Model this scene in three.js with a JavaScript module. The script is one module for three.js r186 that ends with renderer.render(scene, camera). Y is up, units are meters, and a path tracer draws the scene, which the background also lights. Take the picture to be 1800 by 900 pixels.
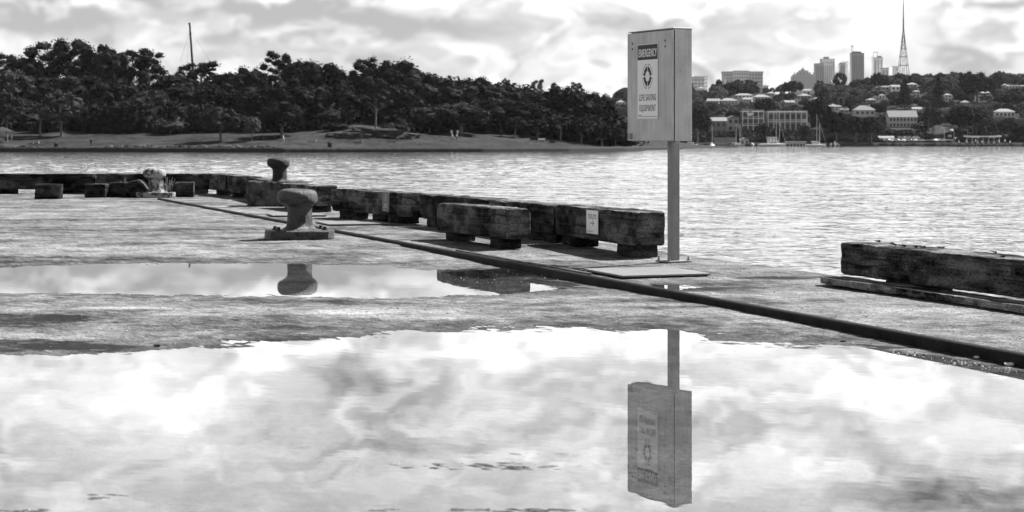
import * as THREE from 'three';
import { mergeGeometries, mergeVertices } from 'three/addons/utils/BufferGeometryUtils.js';
import { RoundedBoxGeometry } from 'three/addons/geometries/RoundedBoxGeometry.js';
import { MarchingCubes } from 'three/addons/objects/MarchingCubes.js';
import { createNoise2D, createNoise3D } from 'simplex-noise';

// ---------------------------------------------------------------- camera
// Measured: eye 0.986 m above the puddles, level, lens shifted down; x right, -z forward, metres.
const F = 3200, HORIZON = 249, EYE = 0.986, SEA = -1.4;
const scene = new THREE.Scene();
const camera = new THREE.PerspectiveCamera(2 * Math.atan(651 / F) * 180 / Math.PI, 1800 / 1302, 0.1, 9000);
camera.position.set(0, EYE, 0);
camera.lookAt(0, EYE, -10);
camera.setViewOffset(1800, 1302, 0, 651 - HORIZON, 1800, 900);
camera.focus = 14.5;
camera.userData.fStop = 7.5;
const renderer = new THREE.WebGLRenderer();
renderer.toneMapping = THREE.LinearToneMapping;
renderer.toneMappingExposure = 2.4;
renderer.shadowMap.enabled = true;

// ---------------------------------------------------------------- numbers and noise
const seeded = (a) => () => { a |= 0; a = (a + 0x6d2b79f5) | 0; let t = Math.imul(a ^ (a >>> 15), 1 | a); t = (t + Math.imul(t ^ (t >>> 7), 61 | t)) ^ t; return ((t ^ (t >>> 14)) >>> 0) / 4294967296; };
let rnd = seeded(11);
const R = (a, b) => a + (b - a) * rnd();
const n2 = createNoise2D(seeded(3)), n3 = createNoise3D(seeded(5));
const clamp = THREE.MathUtils.clamp, lerp = THREE.MathUtils.lerp;
const ss = (a, b, x) => { const t = clamp((x - a) / (b - a), 0, 1); return t * t * (3 - 2 * t); };
const fbm2 = (x, y, o = 4) => { let s = 0, a = 0.5; for (let i = 0; i < o; i++) { s += a * n2(x, y); x = x * 2.03 + 17.1; y = y * 2.03 - 9.7; a *= 0.5; } return s; };
const fbm3 = (x, y, z, o = 4) => { let s = 0, a = 0.5; for (let i = 0; i < o; i++) { s += a * n3(x, y, z); x = x * 2.03 + 3.1; y = y * 2.03 - 1.7; z = z * 2.03 + 7.3; a *= 0.5; } return s; };

// ---------------------------------------------------------------- sky (computed: cumulus bank round the horizon, broken cloud and clear gaps above)
const SUN = new THREE.Vector3(0.80, 1.0, -0.60).normalize();
{
  const W = 4096, H = 2048, data = new Float32Array(W * H * 4);
  // cloud masses: azimuth and elevation in degrees, their radii, and how much lighter or darker they are
  const masses = [
    [-14.6, 3.6, 2.2, 0.55, -0.30], [-15, 2.9, 1.6, 0.35, 0.22], [-12, 3.0, 1.6, 0.6, 0.10], [-6, 3.8, 5.5, 0.5, -0.24], [-8, 4.4, 6, 0.4, -0.20], [-7.2, 3.6, 1.4, 0.25, 0.22], [-2.6, 4.2, 1.0, 0.35, 0.25],
    [-3, 2.6, 4, 0.4, -0.14], [-8.5, 2.6, 1.8, 0.35, 0.12], [-3, 1.7, 7, 0.5, 0.05], [0.6, 3.0, 2.0, 1.0, 0.22], [2.8, 3.8, 1.3, 0.5, -0.12], [9, 3.3, 3.0, 1.1, 0.16], [14.8, 3.7, 1.8, 0.5, -0.22], [11, 1.6, 5, 0.6, -0.06], [6.5, 4.0, 2.2, 0.5, -0.12], [12.4, 2.5, 1.6, 0.4, -0.12],
    [-13, 7.4, 3.5, 0.9, 0.10], [-7.6, 6.8, 0.9, 0.6, 0.35], [-10.6, 7.6, 1.3, 0.9, 0.28], [-12.6, 8.8, 2.4, 0.8, 0.22], [-6, 8.4, 2.6, 1.3, -0.30], [-4, 7.3, 2.0, 1.0, -0.20], [-4.6, 9.4, 1.3, 0.7, -0.22],
    [-0.6, 7.0, 0.9, 1.0, 0.30], [1.0, 6.5, 1.4, 0.5, 0.30], [3.0, 7.4, 1.6, 0.7, -0.16], [7.2, 8.2, 2.3, 1.0, -0.26], [11.2, 7.4, 1.4, 0.9, 0.22], [8.2, 9.8, 1.3, 1.0, 0.22], [14.6, 10.7, 2.6, 0.8, -0.7], [11.5, 10.2, 2.2, 0.6, -0.14], [-10, 10.6, 5, 0.6, 0.08], [-1, 10.6, 4, 0.7, 0.10],
  ];
  const rad = Math.PI / 180;
  for (let row = H / 2; row < H; row++) {
    const el = ((row + 0.5) / H - 0.5) * 180, up = el * rad, y = Math.sin(up), c = Math.cos(up);
    for (let col = 0; col < W; col++) {
      const ang = ((col + 0.5) / W - 0.5) * 2 * Math.PI, x = Math.cos(ang) * c, z = Math.sin(ang) * c;
      let az = ang / rad + 90; if (az > 180) az -= 360;
      const k = 1 / (1 + Math.max(0, el - 14) / 18);
      const qx = x * k, qy = y * k, qz = z * k;
      const wx = 0.5 * fbm3(qx * 14, qy * 30, qz * 14 + 4, 3), wy = 0.5 * fbm3(qx * 14 + 9, qy * 30, qz * 14, 3);
      const soft = fbm3(qx * 9 + wx * 0.8, qy * 34 + wy, qz * 9, 4), fine = fbm3(qx * 34 + wx * 2, qy * 72 + wy * 2, qz * 34, 4);
      const puff = (s) => fbm3((qx + s * 0.8) * 12 + wx * 1.2, (qy + s) * 23 + wy * 1.2, (qz - s * 0.6) * 12, 5), d0 = puff(0), relief = clamp((d0 - puff(0.009)) * 1.5, -0.45, 0.55) * ss(-0.25, 0.2, d0);   // sides of the heaps turned to the sun are lighter
      let m = 0;
      if (Math.abs(az) < 26 && el < 15) {
        const a2 = az + wx * 2.6 + fine * 0.9, e2 = el + wy * 0.9 + fine * 0.45;
        for (const [ma, me, ra, re, amp] of masses) { const u = (a2 - ma) / ra, v = (e2 - me) / re, q = u * u + v * v; if (q < 5) m += (me > 5 ? 0.75 : 1) * amp * Math.exp(-q * q * 0.35); }
      }
      const billow = ss(-0.28, 0.3, soft + fine * 0.35);
      const calm = 1 - 0.12 * ss(4.5, 6.5, el);
      let bank = 0.66 + calm * (0.20 * (billow - 0.5) + 0.12 * fine + 0.46 * relief + m * 0.8);           // the sunlit and shaded sides of the bank
      bank *= 1 + 1.1 * ss(3.3, 5.8, el) * (1 - ss(11.5, 16, el)) - 0.3 * ss(12, 20, el);
      const gap = 0.13 - 0.04 * ss(20, 70, el), cloudUp = ss(0.16, 0.5, soft + fine * 0.3) * 0.45;
      let L = lerp(bank, gap + cloudUp, ss(15, 30, el));
      const cosS = x * SUN.x + y * SUN.y + z * SUN.z, near = Math.acos(clamp(cosS, -1, 1)) / rad;
      L *= 1 + 1.35 * Math.exp(-((near / 42) ** 2));
      L = 0.40 * Math.max(L, 0.1);
      const o = (row * W + col) * 4; data[o] = data[o + 1] = data[o + 2] = L; data[o + 3] = 1;
    }
  }
  for (let row = 0; row < H / 2; row++) for (let col = 0; col < W; col++) { const o = (row * W + col) * 4; data[o] = data[o + 1] = data[o + 2] = 0.35; data[o + 3] = 1; }
  const sky = new THREE.DataTexture(data, W, H, THREE.RGBAFormat, THREE.FloatType);
  sky.mapping = THREE.EquirectangularReflectionMapping; sky.magFilter = THREE.LinearFilter; sky.needsUpdate = true;
  scene.background = sky; scene.environment = sky;
}
const sun = new THREE.DirectionalLight(new THREE.Color(1, 1, 1), 5);
sun.position.copy(SUN).multiplyScalar(60).add(new THREE.Vector3(0, 0, -15)); sun.target.position.set(0, 0, -15);
sun.castShadow = true; sun.shadow.radius = 1.4; sun.shadow.mapSize.set(4096, 4096);
Object.assign(sun.shadow.camera, { left: -30, right: 30, top: 30, bottom: -30, near: 1, far: 140 });
scene.add(sun, sun.target);
scene.fog = new THREE.FogExp2(new THREE.Color(0.85, 0.85, 0.85), 0.000016);

// ---------------------------------------------------------------- builders
const used = new Map();
const numbered = (n) => { const k = used.get(n) ?? 0; used.set(n, k + 1); return k ? `${n}_${String(k).padStart(3, '0')}` : n; };
function tag(o, label, category, group, kind) { if (label) o.userData.label = label; if (category) o.userData.category = category; if (group) o.userData.group = group; if (kind) o.userData.kind = kind; return o; }
function thing(name, label, category, [x, y, z] = [0, 0, 0], turn = 0, group) { const o = new THREE.Group(); o.name = numbered(name); o.position.set(x, y, z); o.rotation.y = turn; scene.add(o); return tag(o, label, category, group); }
function put(name, geometry, material, parent = scene) { const m = new THREE.Mesh(geometry, material); m.name = parent === scene ? numbered(name) : name; m.castShadow = m.receiveShadow = true; parent.add(m); return m; }
function copyOf(o, label, [x, y, z], turn = 0, scale = [1, 1, 1]) { const c = o.clone(); c.name = numbered(o.name.replace(/_\d{3}$/, '')); c.userData = { ...o.userData, label }; c.position.set(x, y, z); c.rotation.y = turn; c.scale.set(...scale); scene.add(c); return c; }
const plain = (g) => { g = g.index ? g.toNonIndexed() : g; for (const k of Object.keys(g.attributes)) if (!['position', 'normal', 'uv'].includes(k)) g.deleteAttribute(k); return g; };
const join = (list) => mergeGeometries(list.map(plain));
const bx = (w, h, d, x = 0, y = 0, z = 0, turn = 0) => { const g = new THREE.BoxGeometry(w, h, d); if (turn) g.rotateY(turn); return g.translate(x, y, z); };
const rb = (w, h, d, r = 0.01, x = 0, y = 0, z = 0) => new RoundedBoxGeometry(w, h, d, 2, r).translate(x, y, z);
function bar(p, q, r0, r1 = r0, seg = 8) { const a = new THREE.Vector3(...p), b = new THREE.Vector3(...q), d = b.clone().sub(a), g = new THREE.CylinderGeometry(r1, r0, d.length(), seg); g.applyQuaternion(new THREE.Quaternion().setFromUnitVectors(new THREE.Vector3(0, 1, 0), d.clone().normalize())); return g.translate(...a.add(b).multiplyScalar(0.5).toArray()); }
function boxUV(g, s = 1) {       // uv in metres, by the way each face points
  const f = plain(g), p = f.attributes.position, uv = new Float32Array(p.count * 2), a = new THREE.Vector3(), b = new THREE.Vector3(), c = new THREE.Vector3();
  for (let i = 0; i < p.count; i += 3) {
    a.fromBufferAttribute(p, i); b.fromBufferAttribute(p, i + 1); c.fromBufferAttribute(p, i + 2);
    const n = b.clone().sub(a).cross(c.clone().sub(a)), ax = Math.abs(n.x), ay = Math.abs(n.y), az = Math.abs(n.z);
    [a, b, c].forEach((v, k) => { const [u, w] = ax > ay && ax > az ? [v.z, v.y + 0.37] : ay > az ? [v.x, v.z + 0.71] : [v.x, v.y]; uv[(i + k) * 2] = u * s; uv[(i + k) * 2 + 1] = w * s; });
  }
  f.setAttribute('uv', new THREE.BufferAttribute(uv, 2)); return f;
}
const P = (px, py, d) => [(px - 900) / F * d, EYE - (py - HORIZON) * d / F, -d];                       // a measured direction at a known distance
const G = (px, py, y = 0.03) => { const d = F * (EYE - y) / (py - HORIZON); return [(px - 900) / F * d, d]; };   // a measured direction on the level ground: [x, distance]

// ---------------------------------------------------------------- textures
const hash = (x, y, s) => { let h = Math.imul(x, 374761393) ^ Math.imul(y, 668265263) ^ Math.imul(s, 2147483647); h = Math.imul(h ^ (h >>> 13), 1274126177); return ((h ^ (h >>> 16)) >>> 0) / 4294967296; };
function tileNoise(u, v, nx, ny, s) { const x = u * nx, y = v * ny, i = Math.floor(x), j = Math.floor(y); let fx = x - i, fy = y - j; fx = fx * fx * (3 - 2 * fx); fy = fy * fy * (3 - 2 * fy); const m = (a, n) => ((a % n) + n) % n, h = (a, b) => hash(m(a, nx), m(b, ny), s); return lerp(lerp(h(i, j), h(i + 1, j), fx), lerp(h(i, j + 1), h(i + 1, j + 1), fx), fy); }
function texture(size, fn, srgb = false) {
  const d = new Uint8Array(size * size * 4);
  for (let j = 0; j < size; j++) for (let i = 0; i < size; i++) { const v = clamp(fn((i + 0.5) / size, (j + 0.5) / size, i, j), 0, 1) * 255, o = (j * size + i) * 4; d[o] = d[o + 1] = d[o + 2] = v; d[o + 3] = 255; }
  const t = new THREE.DataTexture(d, size, size); t.wrapS = t.wrapT = THREE.RepeatWrapping; t.magFilter = THREE.LinearFilter; t.needsUpdate = true; if (srgb) t.colorSpace = THREE.SRGBColorSpace; return t;
}
const rep = (t, x, y = x) => { const c = t.clone(); c.repeat.set(x, y); c.needsUpdate = true; return c; };
const mat = (g, rough = 0.9, metal = 0, more = {}) => new THREE.MeshPhysicalMaterial({ color: new THREE.Color().setRGB(g, g, g), roughness: rough, metalness: metal, specularIntensity: rough > 0.7 ? 0.15 : 0.6, ...more });
const concreteMap = texture(2048, (u, v, i, j) => {                 // one tile is 3.1 m: worn concrete with exposed grit
  let t = 0.62 + 0.16 * (tileNoise(u, v, 9, 9, 1) - 0.5) + 0.16 * (tileNoise(u, v, 37, 31, 2) - 0.5) + 0.2 * (tileNoise(u, v, 150, 140, 3) - 0.5) + 0.5 * (tileNoise(u, v, 330, 340, 4) - 0.5) + 0.35 * (hash(i >> 1, j >> 1, 9) - 0.5);
  const g = tileNoise(u, v, 260, 255, 6); if (g > 0.8) t -= (g - 0.8) * 4.5; const w = tileNoise(u, v, 310, 300, 8); if (w > 0.84) t += (w - 0.84) * 4; return t;
});
const concreteBump = texture(1024, (u, v, i, j) => 0.5 + 0.35 * (tileNoise(u, v, 40, 40, 21) - 0.5) + 0.5 * (tileNoise(u, v, 170, 170, 22) - 0.5) + 0.35 * (hash(i, j, 23) - 0.5));
const crack = (u, v, nx, ny, s, w) => { const a = Math.abs(tileNoise(u, v, nx, ny, s) - 0.5); return a < w ? 1 - a / w : 0; };
const woodFn = (u, v) => {                                          // one tile is 2.4 m along the grain, 0.8 m across
  const gr = 0.5 * tileNoise(u, v, 6, 60, 31) + 0.5 * tileNoise(u, v, 16, 150, 32), blot = tileNoise(u, v, 7, 5, 33) * 0.6 + tileNoise(u, v, 24, 14, 34) * 0.4, sp = tileNoise(u, v, 150, 90, 38);
  const split = Math.max(crack(u, v, 3, 11, 35, 0.018) * ss(0.36, 0.5, tileNoise(u, v, 5, 5, 36)), 0.8 * crack(u, v, 7, 26, 37, 0.02) * ss(0.58, 0.7, tileNoise(u, v, 6, 9, 39)));
  return [(0.30 + 0.5 * (gr - 0.5) + 0.55 * ss(0.48, 0.75, blot) * (0.35 + sp) - 0.25 * ss(0.45, 0.25, blot) + 0.3 * (sp - 0.5)) * (1 - 0.95 * split), 0.55 + 0.5 * (gr - 0.5) + 0.2 * (sp - 0.5) - 0.6 * split];
};
const woodMap = texture(1024, (u, v) => woodFn(u, v)[0]), woodBump = texture(1024, (u, v) => woodFn(u, v)[1]);
const rustFn = (u, v, i, j) => { const a = tileNoise(u, v, 6, 6, 41) * 0.5 + tileNoise(u, v, 22, 22, 42) * 0.3 + tileNoise(u, v, 90, 90, 43) * 0.2; return 0.5 + 1.3 * (a - 0.5) + 0.45 * (hash(i >> 1, j >> 1, 44) - 0.5); };
const rustMap = texture(512, rustFn), grainBump = texture(512, (u, v, i, j) => 0.5 + 0.5 * (tileNoise(u, v, 30, 30, 45) - 0.5) + 0.5 * (tileNoise(u, v, 110, 110, 46) - 0.5) + 0.2 * (hash(i, j, 47) - 0.5));
const paintMap = texture(512, (u, v, i, j) => { const a = tileNoise(u, v, 5, 7, 51) * 0.5 + tileNoise(u, v, 19, 15, 52) * 0.3 + tileNoise(u, v, 60, 60, 53) * 0.2; return lerp(0.22, 0.92, ss(0.40, 0.50, a)) + 0.12 * (hash(i, j, 54) - 0.5); });
const steelMap = texture(512, (u, v, i, j) => { const st = tileNoise(u, v, 40, 3, 61), sp = tileNoise(u, v, 210, 150, 62); return 0.74 + 0.14 * (st - 0.5) + 0.16 * (tileNoise(u, v, 9, 7, 63) - 0.5) - (sp > 0.8 ? (sp - 0.8) * 2.4 : 0) + 0.12 * (hash(i, j, 64) - 0.5); });

// ---------------------------------------------------------------- the wharf deck with its puddles
const deckEdge = (d) => 1.60 + 0.36 * (15.24 - d) + 0.012 * n2(d * 1.7, 4) + 0.006 * n2(d * 9, 4);
const FAR_EDGE = 33.85;
const ground = (list) => list.map(([px, py]) => G(px, py, 0));
const pools = [
  [...ground([[-200, 632], [0, 625], [100, 622], [200, 617], [300, 613], [400, 607], [500, 598], [600, 590], [700, 585], [800, 580], [900, 577], [1000, 578], [1100, 580], [1180, 582], [1230, 588], [1260, 597], [1300, 603], [1400, 608], [1500, 608], [1570, 612], [1620, 622], [1800, 655], [2050, 703]]), [3.6, 3.1], [-4.2, 3.1], [-4.2, 7.6]],
  ground([[-250, 478], [0, 469], [100, 467], [200, 465], [330, 463], [400, 462], [500, 464], [600, 465], [700, 468], [760, 474], [850, 475], [900, 478], [940, 487], [1000, 493], [1012, 500], [1000, 507], [950, 514], [870, 518], [780, 522], [650, 523], [540, 523], [400, 519], [250, 516], [100, 515], [0, 516], [-250, 522]]),
  ground([[928, 469], [970, 466], [1010, 467.5], [1000, 471], [955, 473]]),
  ground([[1120, 497], [1160, 499], [1202, 501], [1196, 510], [1150, 507]]),
];
const poolBox = pools.map((p) => [Math.min(...p.map((q) => q[0])) - 2, Math.max(...p.map((q) => q[0])) + 2, Math.min(...p.map((q) => q[1])) - 2, Math.max(...p.map((q) => q[1])) + 2]);
function inside(poly, x, d) {       // metres inside a pool's outline, negative outside
  let best = 1e9, inn = false;
  for (let i = 0, j = poly.length - 1; i < poly.length; j = i++) {
    const [ax, ay] = poly[j], [bX, bY] = poly[i], ex = bX - ax, ey = bY - ay, t = clamp(((x - ax) * ex + (d - ay) * ey) / (ex * ex + ey * ey), 0, 1);
    best = Math.min(best, Math.hypot(x - ax - t * ex, d - ay - t * ey));
    if ((ay > d) !== (bY > d) && x < (ex * (d - ay)) / ey + ax) inn = !inn;
  }
  return inn ? best : -best;
}
const shoals = [[-0.17, 5.53, 0.46, 0.15], [-1.12, 5.06, 0.26, 0.11], [-0.1, 4.87, 0.5, 0.05], [-1.35, 4.86, 0.2, 0.05], [0.1, 5.75, 0.3, 0.03]];
function pooled(x, d) { let m = -9; pools.forEach((p, i) => { const b = poolBox[i]; if (x > b[0] && x < b[1] && d > b[2] && d < b[3]) m = Math.max(m, inside(p, x, d)); }); return m; }
function deckHeight(x, d, pd) {
  const m = pd ?? pooled(x, d), rough = 0.0022 * n2(x * 1.6, d * 1.6) + 0.0014 * n2(x * 6, d * 6) + 0.0013 * n2(x * 25, d * 25) + 0.0008 * n2(x * 60, d * 60) - (Math.abs(n2(x * 0.45 + 3, d * 0.45)) < 0.008 ? 0.0006 : 0);
  let h = m > 0 ? -Math.min(0.012, m * 0.014 + m * m * 0.01) : 0.03 * (1 - Math.exp(m * 0.6));
  for (const [sx, sd, rx, rd] of shoals) { const q = ((x - sx) / rx) ** 2 + ((d - sd) / rd) ** 2; if (q < 5) h = lerp(h, 0.0001 + 0.0026 * n2(x * 24, d * 30) + 0.0020 * n2(x * 50, d * 60), Math.exp(-q * 0.6)); }
  h += rough;
  if (m < -0.6) h = Math.max(h, 0.005);
  return h;
}
const onDeck = (px, py) => { const [x, d] = G(px, py); return [x, deckHeight(x, d), -d]; };
const deckMat = mat(1, 0.88, 0, { vertexColors: true, map: rep(concreteMap, 1 / 3.1), bumpMap: rep(concreteBump, 1 / 1.3), bumpScale: 0.004 });
{
  const rows = [-30, -20, -12, -7, -4, -2, -1, 0, 1, 1.8, 2.4, 2.8];
  for (let d = 3.1; d < FAR_EDGE;) { rows.push(d); d += clamp(1.25 * d * d / 3155, 0.013, 0.13); }
  rows.push(FAR_EDGE);
  const NC = 400, cols = NC + 9, pos = [], col = [], uv = [], idx = [];
  const worn = [[G(40, 598), 0.36, 0.22, -0.26], [G(8, 557), 0.5, 0.3, -0.22], [G(130, 600), 0.3, 0.12, -0.16], [G(900, 560), 1.0, 0.3, -0.06], [G(460, 560), 0.8, 0.35, -0.09], [G(300, 545), 0.5, 0.25, -0.06], [G(210, 537), 0.3, 0.08, 0.18], [G(690, 552), 0.5, 0.12, 0.14], [G(600, 543), 0.3, 0.16, 0.14], [G(100, 435), 2.2, 0.3, 0.10], [G(60, 452), 2.0, 0.35, -0.14], [G(1385, 484), 0.42, 0.12, -0.3], [G(760, 600), 0.7, 0.2, 0.05], [G(470, 345), 1.2, 0.5, -0.1], [G(1290, 525), 0.8, 0.25, -0.1], [G(1180, 500), 0.7, 0.15, -0.14], [G(560, 362), 2, 0.5, 0.05], [G(150, 402), 3, 0.5, -0.06], [G(230, 372), 3, 0.8, 0.07], [G(1500, 545), 0.9, 0.3, 0.08]];
  const arcs = [[-5.2, 3.5, 9.1, 0.12], [-5.2, 3.5, 9.35, 0.10], [-9, 14, 6.6, 0.12], [-9, 14, 6.9, 0.10], [1.4, 18.5, 7.6, 0.08], [-2.2, 15.6, 5.05, 0.08], [-2.2, 15.6, 5.4, 0.1], [4, -2, 12.9, 0.06], [4, -2, 13.2, 0.07]];   // pale scuffs left by turning wheels
  rows.forEach((d) => {
    const e = deckEdge(clamp(d, -30, FAR_EDGE)), xl = -(1.6 + 0.33 * Math.max(d, 3));
    for (let i = 0; i < cols; i++) {
      const x = i < 9 ? lerp(-70, xl, i / 9) : lerp(xl, e, (i - 9) / (NC - 1));
      const pm = pooled(x, d), h = i < 9 || d < 3 ? (pm > 0 ? -0.01 : Math.max(0.01, 0.03 * (1 - Math.exp(pm)))) : deckHeight(x, d, pm);
      pos.push(x, h, -d); uv.push(x, d);
      let t = 0.225 + 0.11 * fbm2(x * 0.42, d * 0.42, 4) + 0.11 * fbm2(x * 1.9 + 40, d * 1.9, 4) + 0.06 * n2(x * 7.1, d * 7.1) + 0.07 * n2(x * 23, d * 23);
      t += 0.075 * ss(0.02, 0.22, fbm2(x * 0.7 + 70, d * 1.1, 4)) - 0.07 * ss(0.05, 0.2, fbm2(x * 0.6 - 30, d * 1.0 + 50, 4));
      for (const [[cx, cd], rx, rd, a] of worn) { const q = ((x - cx) / rx) ** 2 + ((d - cd) / rd) ** 2; if (q < 3) t += a * 0.75 * ss(1.25, 0.85, q + 0.7 * fbm2(x * 5, d * 9, 3)); }
      for (const [cx, cd, r, a] of arcs) { const o = Math.abs(Math.hypot(x - cx, d - cd) - r); if (o < 0.09) t += a * 0.8 * (1 - o / 0.09) * ss(-0.2, 0.3, n2(x * 1.3, d * 1.3 + r)); }
      const pit = n2(x * 3.3 + 9, d * 6.1); if (pit > 0.72) t -= (pit - 0.72) * 0.5;
      // damp concrete: below the water line, and soaked in a ragged strip beside it
      const soak = h + 0.004 * n2(x * 4.3, d * 4.3 + 8) + 0.003 * n2(x * 26, d * 26 + 3);
      t *= h < 0.0004 ? 0.30 : soak < 0.0065 ? 0.60 + 0.10 * n2(x * 40, d * 40) : 1;
      if (Math.abs(n2(x * 0.45 + 3, d * 0.45)) < 0.010) t *= 0.6;   // hairline cracks
      t = clamp(t, 0.03, 0.95); col.push(t, t, t);
    }
  });
  for (let j = 0; j < rows.length - 1; j++) for (let i = 0; i < cols - 1; i++) { const a = j * cols + i, b = a + 1, c = a + cols, e = c + 1; idx.push(a, b, c, b, e, c); }
  const g = new THREE.BufferGeometry();
  g.setAttribute('position', new THREE.Float32BufferAttribute(pos, 3)); g.setAttribute('uv', new THREE.Float32BufferAttribute(uv, 2)); g.setAttribute('color', new THREE.Float32BufferAttribute(col, 3)); g.setIndex(idx); g.computeVertexNormals();
  tag(put('wharf_deck', g, deckMat), 'worn grey concrete wharf deck with puddles', 'wharf', null, 'structure');
  // the quay wall under the edge
  const w = [], wi = []; let k = 0;
  const line = []; for (let d = -30; d <= FAR_EDGE; d += 0.8) line.push([deckEdge(d) - 0.004, -d]); line.push([deckEdge(FAR_EDGE) - 0.004, -FAR_EDGE + 0.004], [-70, -FAR_EDGE + 0.004]);
  for (const [x, z] of line) { w.push(x, 0.0, z, x, -5, z); if (k) wi.push(2 * k - 2, 2 * k - 1, 2 * k, 2 * k - 1, 2 * k + 1, 2 * k); k++; }
  const wg = new THREE.BufferGeometry(); wg.setAttribute('position', new THREE.Float32BufferAttribute(w, 3)); wg.setIndex(wi); wg.computeVertexNormals();
  tag(put('quay_wall', boxUV(wg), mat(0.2, 0.95, 0, { map: rep(concreteMap, 0.3) })), 'concrete quay wall below the deck edge', 'wall', null, 'structure');
}
const waveTexture = (size, count, lo, hi, power, seed, spread, gusts) => {       // tileable sum of plane waves
  const r = seeded(seed), waves = []; for (let i = 0; i < count; i++) { const k = lo * Math.pow(hi / lo, r()), a = Math.PI / 2 + (r() - 0.5) * spread; waves.push([Math.round(k * Math.cos(a)), Math.round(k * Math.sin(a)), r() * 6.283, Math.pow(lo / k, power)]); }
  const n = waves.reduce((s, w) => s + w[3] * w[3], 0); const amp = 0.16 / Math.sqrt(n / 2), out = new Float32Array(size * size);
  for (const [kx, ky, ph, a] of waves) for (let j = 0; j < size; j++) for (let i = 0; i < size; i++) out[j * size + i] += a * Math.sin(6.28318 * (kx * i + ky * j) / size + ph);
  return texture(size, (u, v, i, j) => 0.5 + amp * out[j * size + i] * (gusts ? 0.3 + 2.2 * ss(0.3, 0.75, tileNoise(u, v, 5, 2, seed) * 0.45 + tileNoise(u, v, 15, 5, seed + 1) * 0.55) : 1));
};
const rippleBump = waveTexture(512, 24, 8, 40, 0.8, 71, 2.5);
const puddleMat = new THREE.MeshPhysicalMaterial({ color: 0xffffff, roughness: 0, metalness: 0, transmission: 1, thickness: 0, ior: 1.33, bumpMap: rep(rippleBump, 1 / 1.6), bumpScale: 0.00004 });
function sheet(x0, x1, d0, d1, y) { const g = new THREE.BufferGeometry(); g.setAttribute('position', new THREE.Float32BufferAttribute([x0, y, -d0, x1, y, -d0, x0, y, -d1, x1, y, -d1], 3)); g.setAttribute('uv', new THREE.Float32BufferAttribute([x0, d0, x1, d0, x0, d1, x1, d1], 2)); g.setIndex([0, 1, 2, 1, 3, 2]); g.computeVertexNormals(); return g; }
tag(put('puddle_water', sheet(-4.4, 3.7, 2.9, 10.6, 0), puddleMat), 'large still puddle in the foreground mirroring the clouds', 'puddle', null, 'structure');
tag(put('puddle_water', sheet(-6.4, 1.8, 11, 15.6, 0), puddleMat), 'long narrow puddle beyond the dry strip', 'puddle', null, 'structure');

// ---------------------------------------------------------------- sea
{
  const bump = waveTexture(1024, 80, 40, 300, 0.7, 77, 3);
  const m = mat(0.06, 0.06, 0, { specularIntensity: 1, ior: 1.33, bumpMap: rep(bump, 1 / 46), bumpScale: 0.028 });
  // chop 2 to 20 m long, standing up out of the surface
  const chop = (x, d) => (1 - ss(330, 560, d)) * (0.45 + 0.55 * ss(30, 170, d)) * (0.045 * n2(x * 0.10, d * 0.16 + x * 0.03) + 0.034 * n2(x * 0.26 + 5, d * 0.42) + 0.022 * n2(x * 0.7, d * 1.0 - x * 0.2) + 0.010 * n2(x * 1.9, d * 2.4));
  const pos = [], idx = [], uv = [], cols = 380, rows = [8, 14]; for (let d = 20; d < 600;) { rows.push(d); d *= 1.0042; } rows.push(640, 700, 800, 940, 1100, 1400, 1800, 5200);
  rows.forEach((d) => { for (let i = 0; i <= cols; i++) { const q = i < 20 ? lerp(-1.6, -0.34, i / 20) : i > 360 ? lerp(0.34, 1.6, (i - 360) / 20) : lerp(-0.34, 0.34, (i - 20) / 340), x = q * d + Math.sign(q) * (Math.abs(q) > 0.34 ? 60 * (Math.abs(q) - 0.34) : 0); pos.push(x, SEA + chop(x, d), -d); uv.push(x, d); } });
  for (let j = 0; j < rows.length - 1; j++) for (let i = 0; i < cols; i++) { const a = j * (cols + 1) + i, b = a + 1, c = a + cols + 1; idx.push(a, b, c, b, c + 1, c); }
  const g = new THREE.BufferGeometry(); g.setAttribute('position', new THREE.Float32BufferAttribute(pos, 3)); g.setAttribute('uv', new THREE.Float32BufferAttribute(uv, 2)); g.setIndex(idx); g.computeVertexNormals();
  tag(put('sea_water', g, m), 'bright rippled harbour water', 'water', null, 'structure');
}

// ---------------------------------------------------------------- land across the water
const shoreAt = (px) => { const t = [[-400, 425], [0, 424], [300, 410], [500, 402], [850, 424], [1000, 445], [1100, 477], [1180, 540], [1300, 700]]; for (let i = 1; i < t.length; i++) if (px <= t[i][0]) return lerp(t[i - 1][1], t[i][1], (px - t[i - 1][0]) / (t[i][0] - t[i - 1][0])); return 900; };
function pointHeight(x, d) {         // the wooded point on the left
  const px = 900 + x / d * F, s = d - shoreAt(px); if (s < 0) return SEA - 2;
  const taper = clamp((1230 - px) / 330, 0.12, 1), lawn = 0.5 + 3.1 * ss(0, 52, s) + 0.05 * s * 0.3;
  return SEA + 0.3 + (lawn + 9 * ss(45, 150, s)) * taper + 0.25 * n2(x * 0.05, d * 0.05) * ss(5, 30, s) + 1.6 * Math.exp(-(((px - 640) / 70) ** 2)) * ss(18, 34, s);
}
const FAR = 952;
const hillHeight = (x, d) => { const s = d - FAR; if (s < 0) return SEA - 2; const px = 900 + x / d * F, ridge = 38 + 8 * ss(1400, 1650, px) - 7 * ss(1220, 950, px) + 2 * n2(x * 0.006, 3); return SEA + 1.9 + 2.4 * ss(8, 60, s) + ridge * Math.pow(clamp((s - 45) / 560, 0, 1), 0.92) + (s > 60 ? 0.8 * n2(x * 0.02, d * 0.02) : 0); };
const hit = (height, px, py, d0, d1) => { for (let d = d0; d < d1; d += 0.5) { const [x, y] = P(px, py, d); if (height(x, d) >= y) return d; } return d1; };
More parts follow.
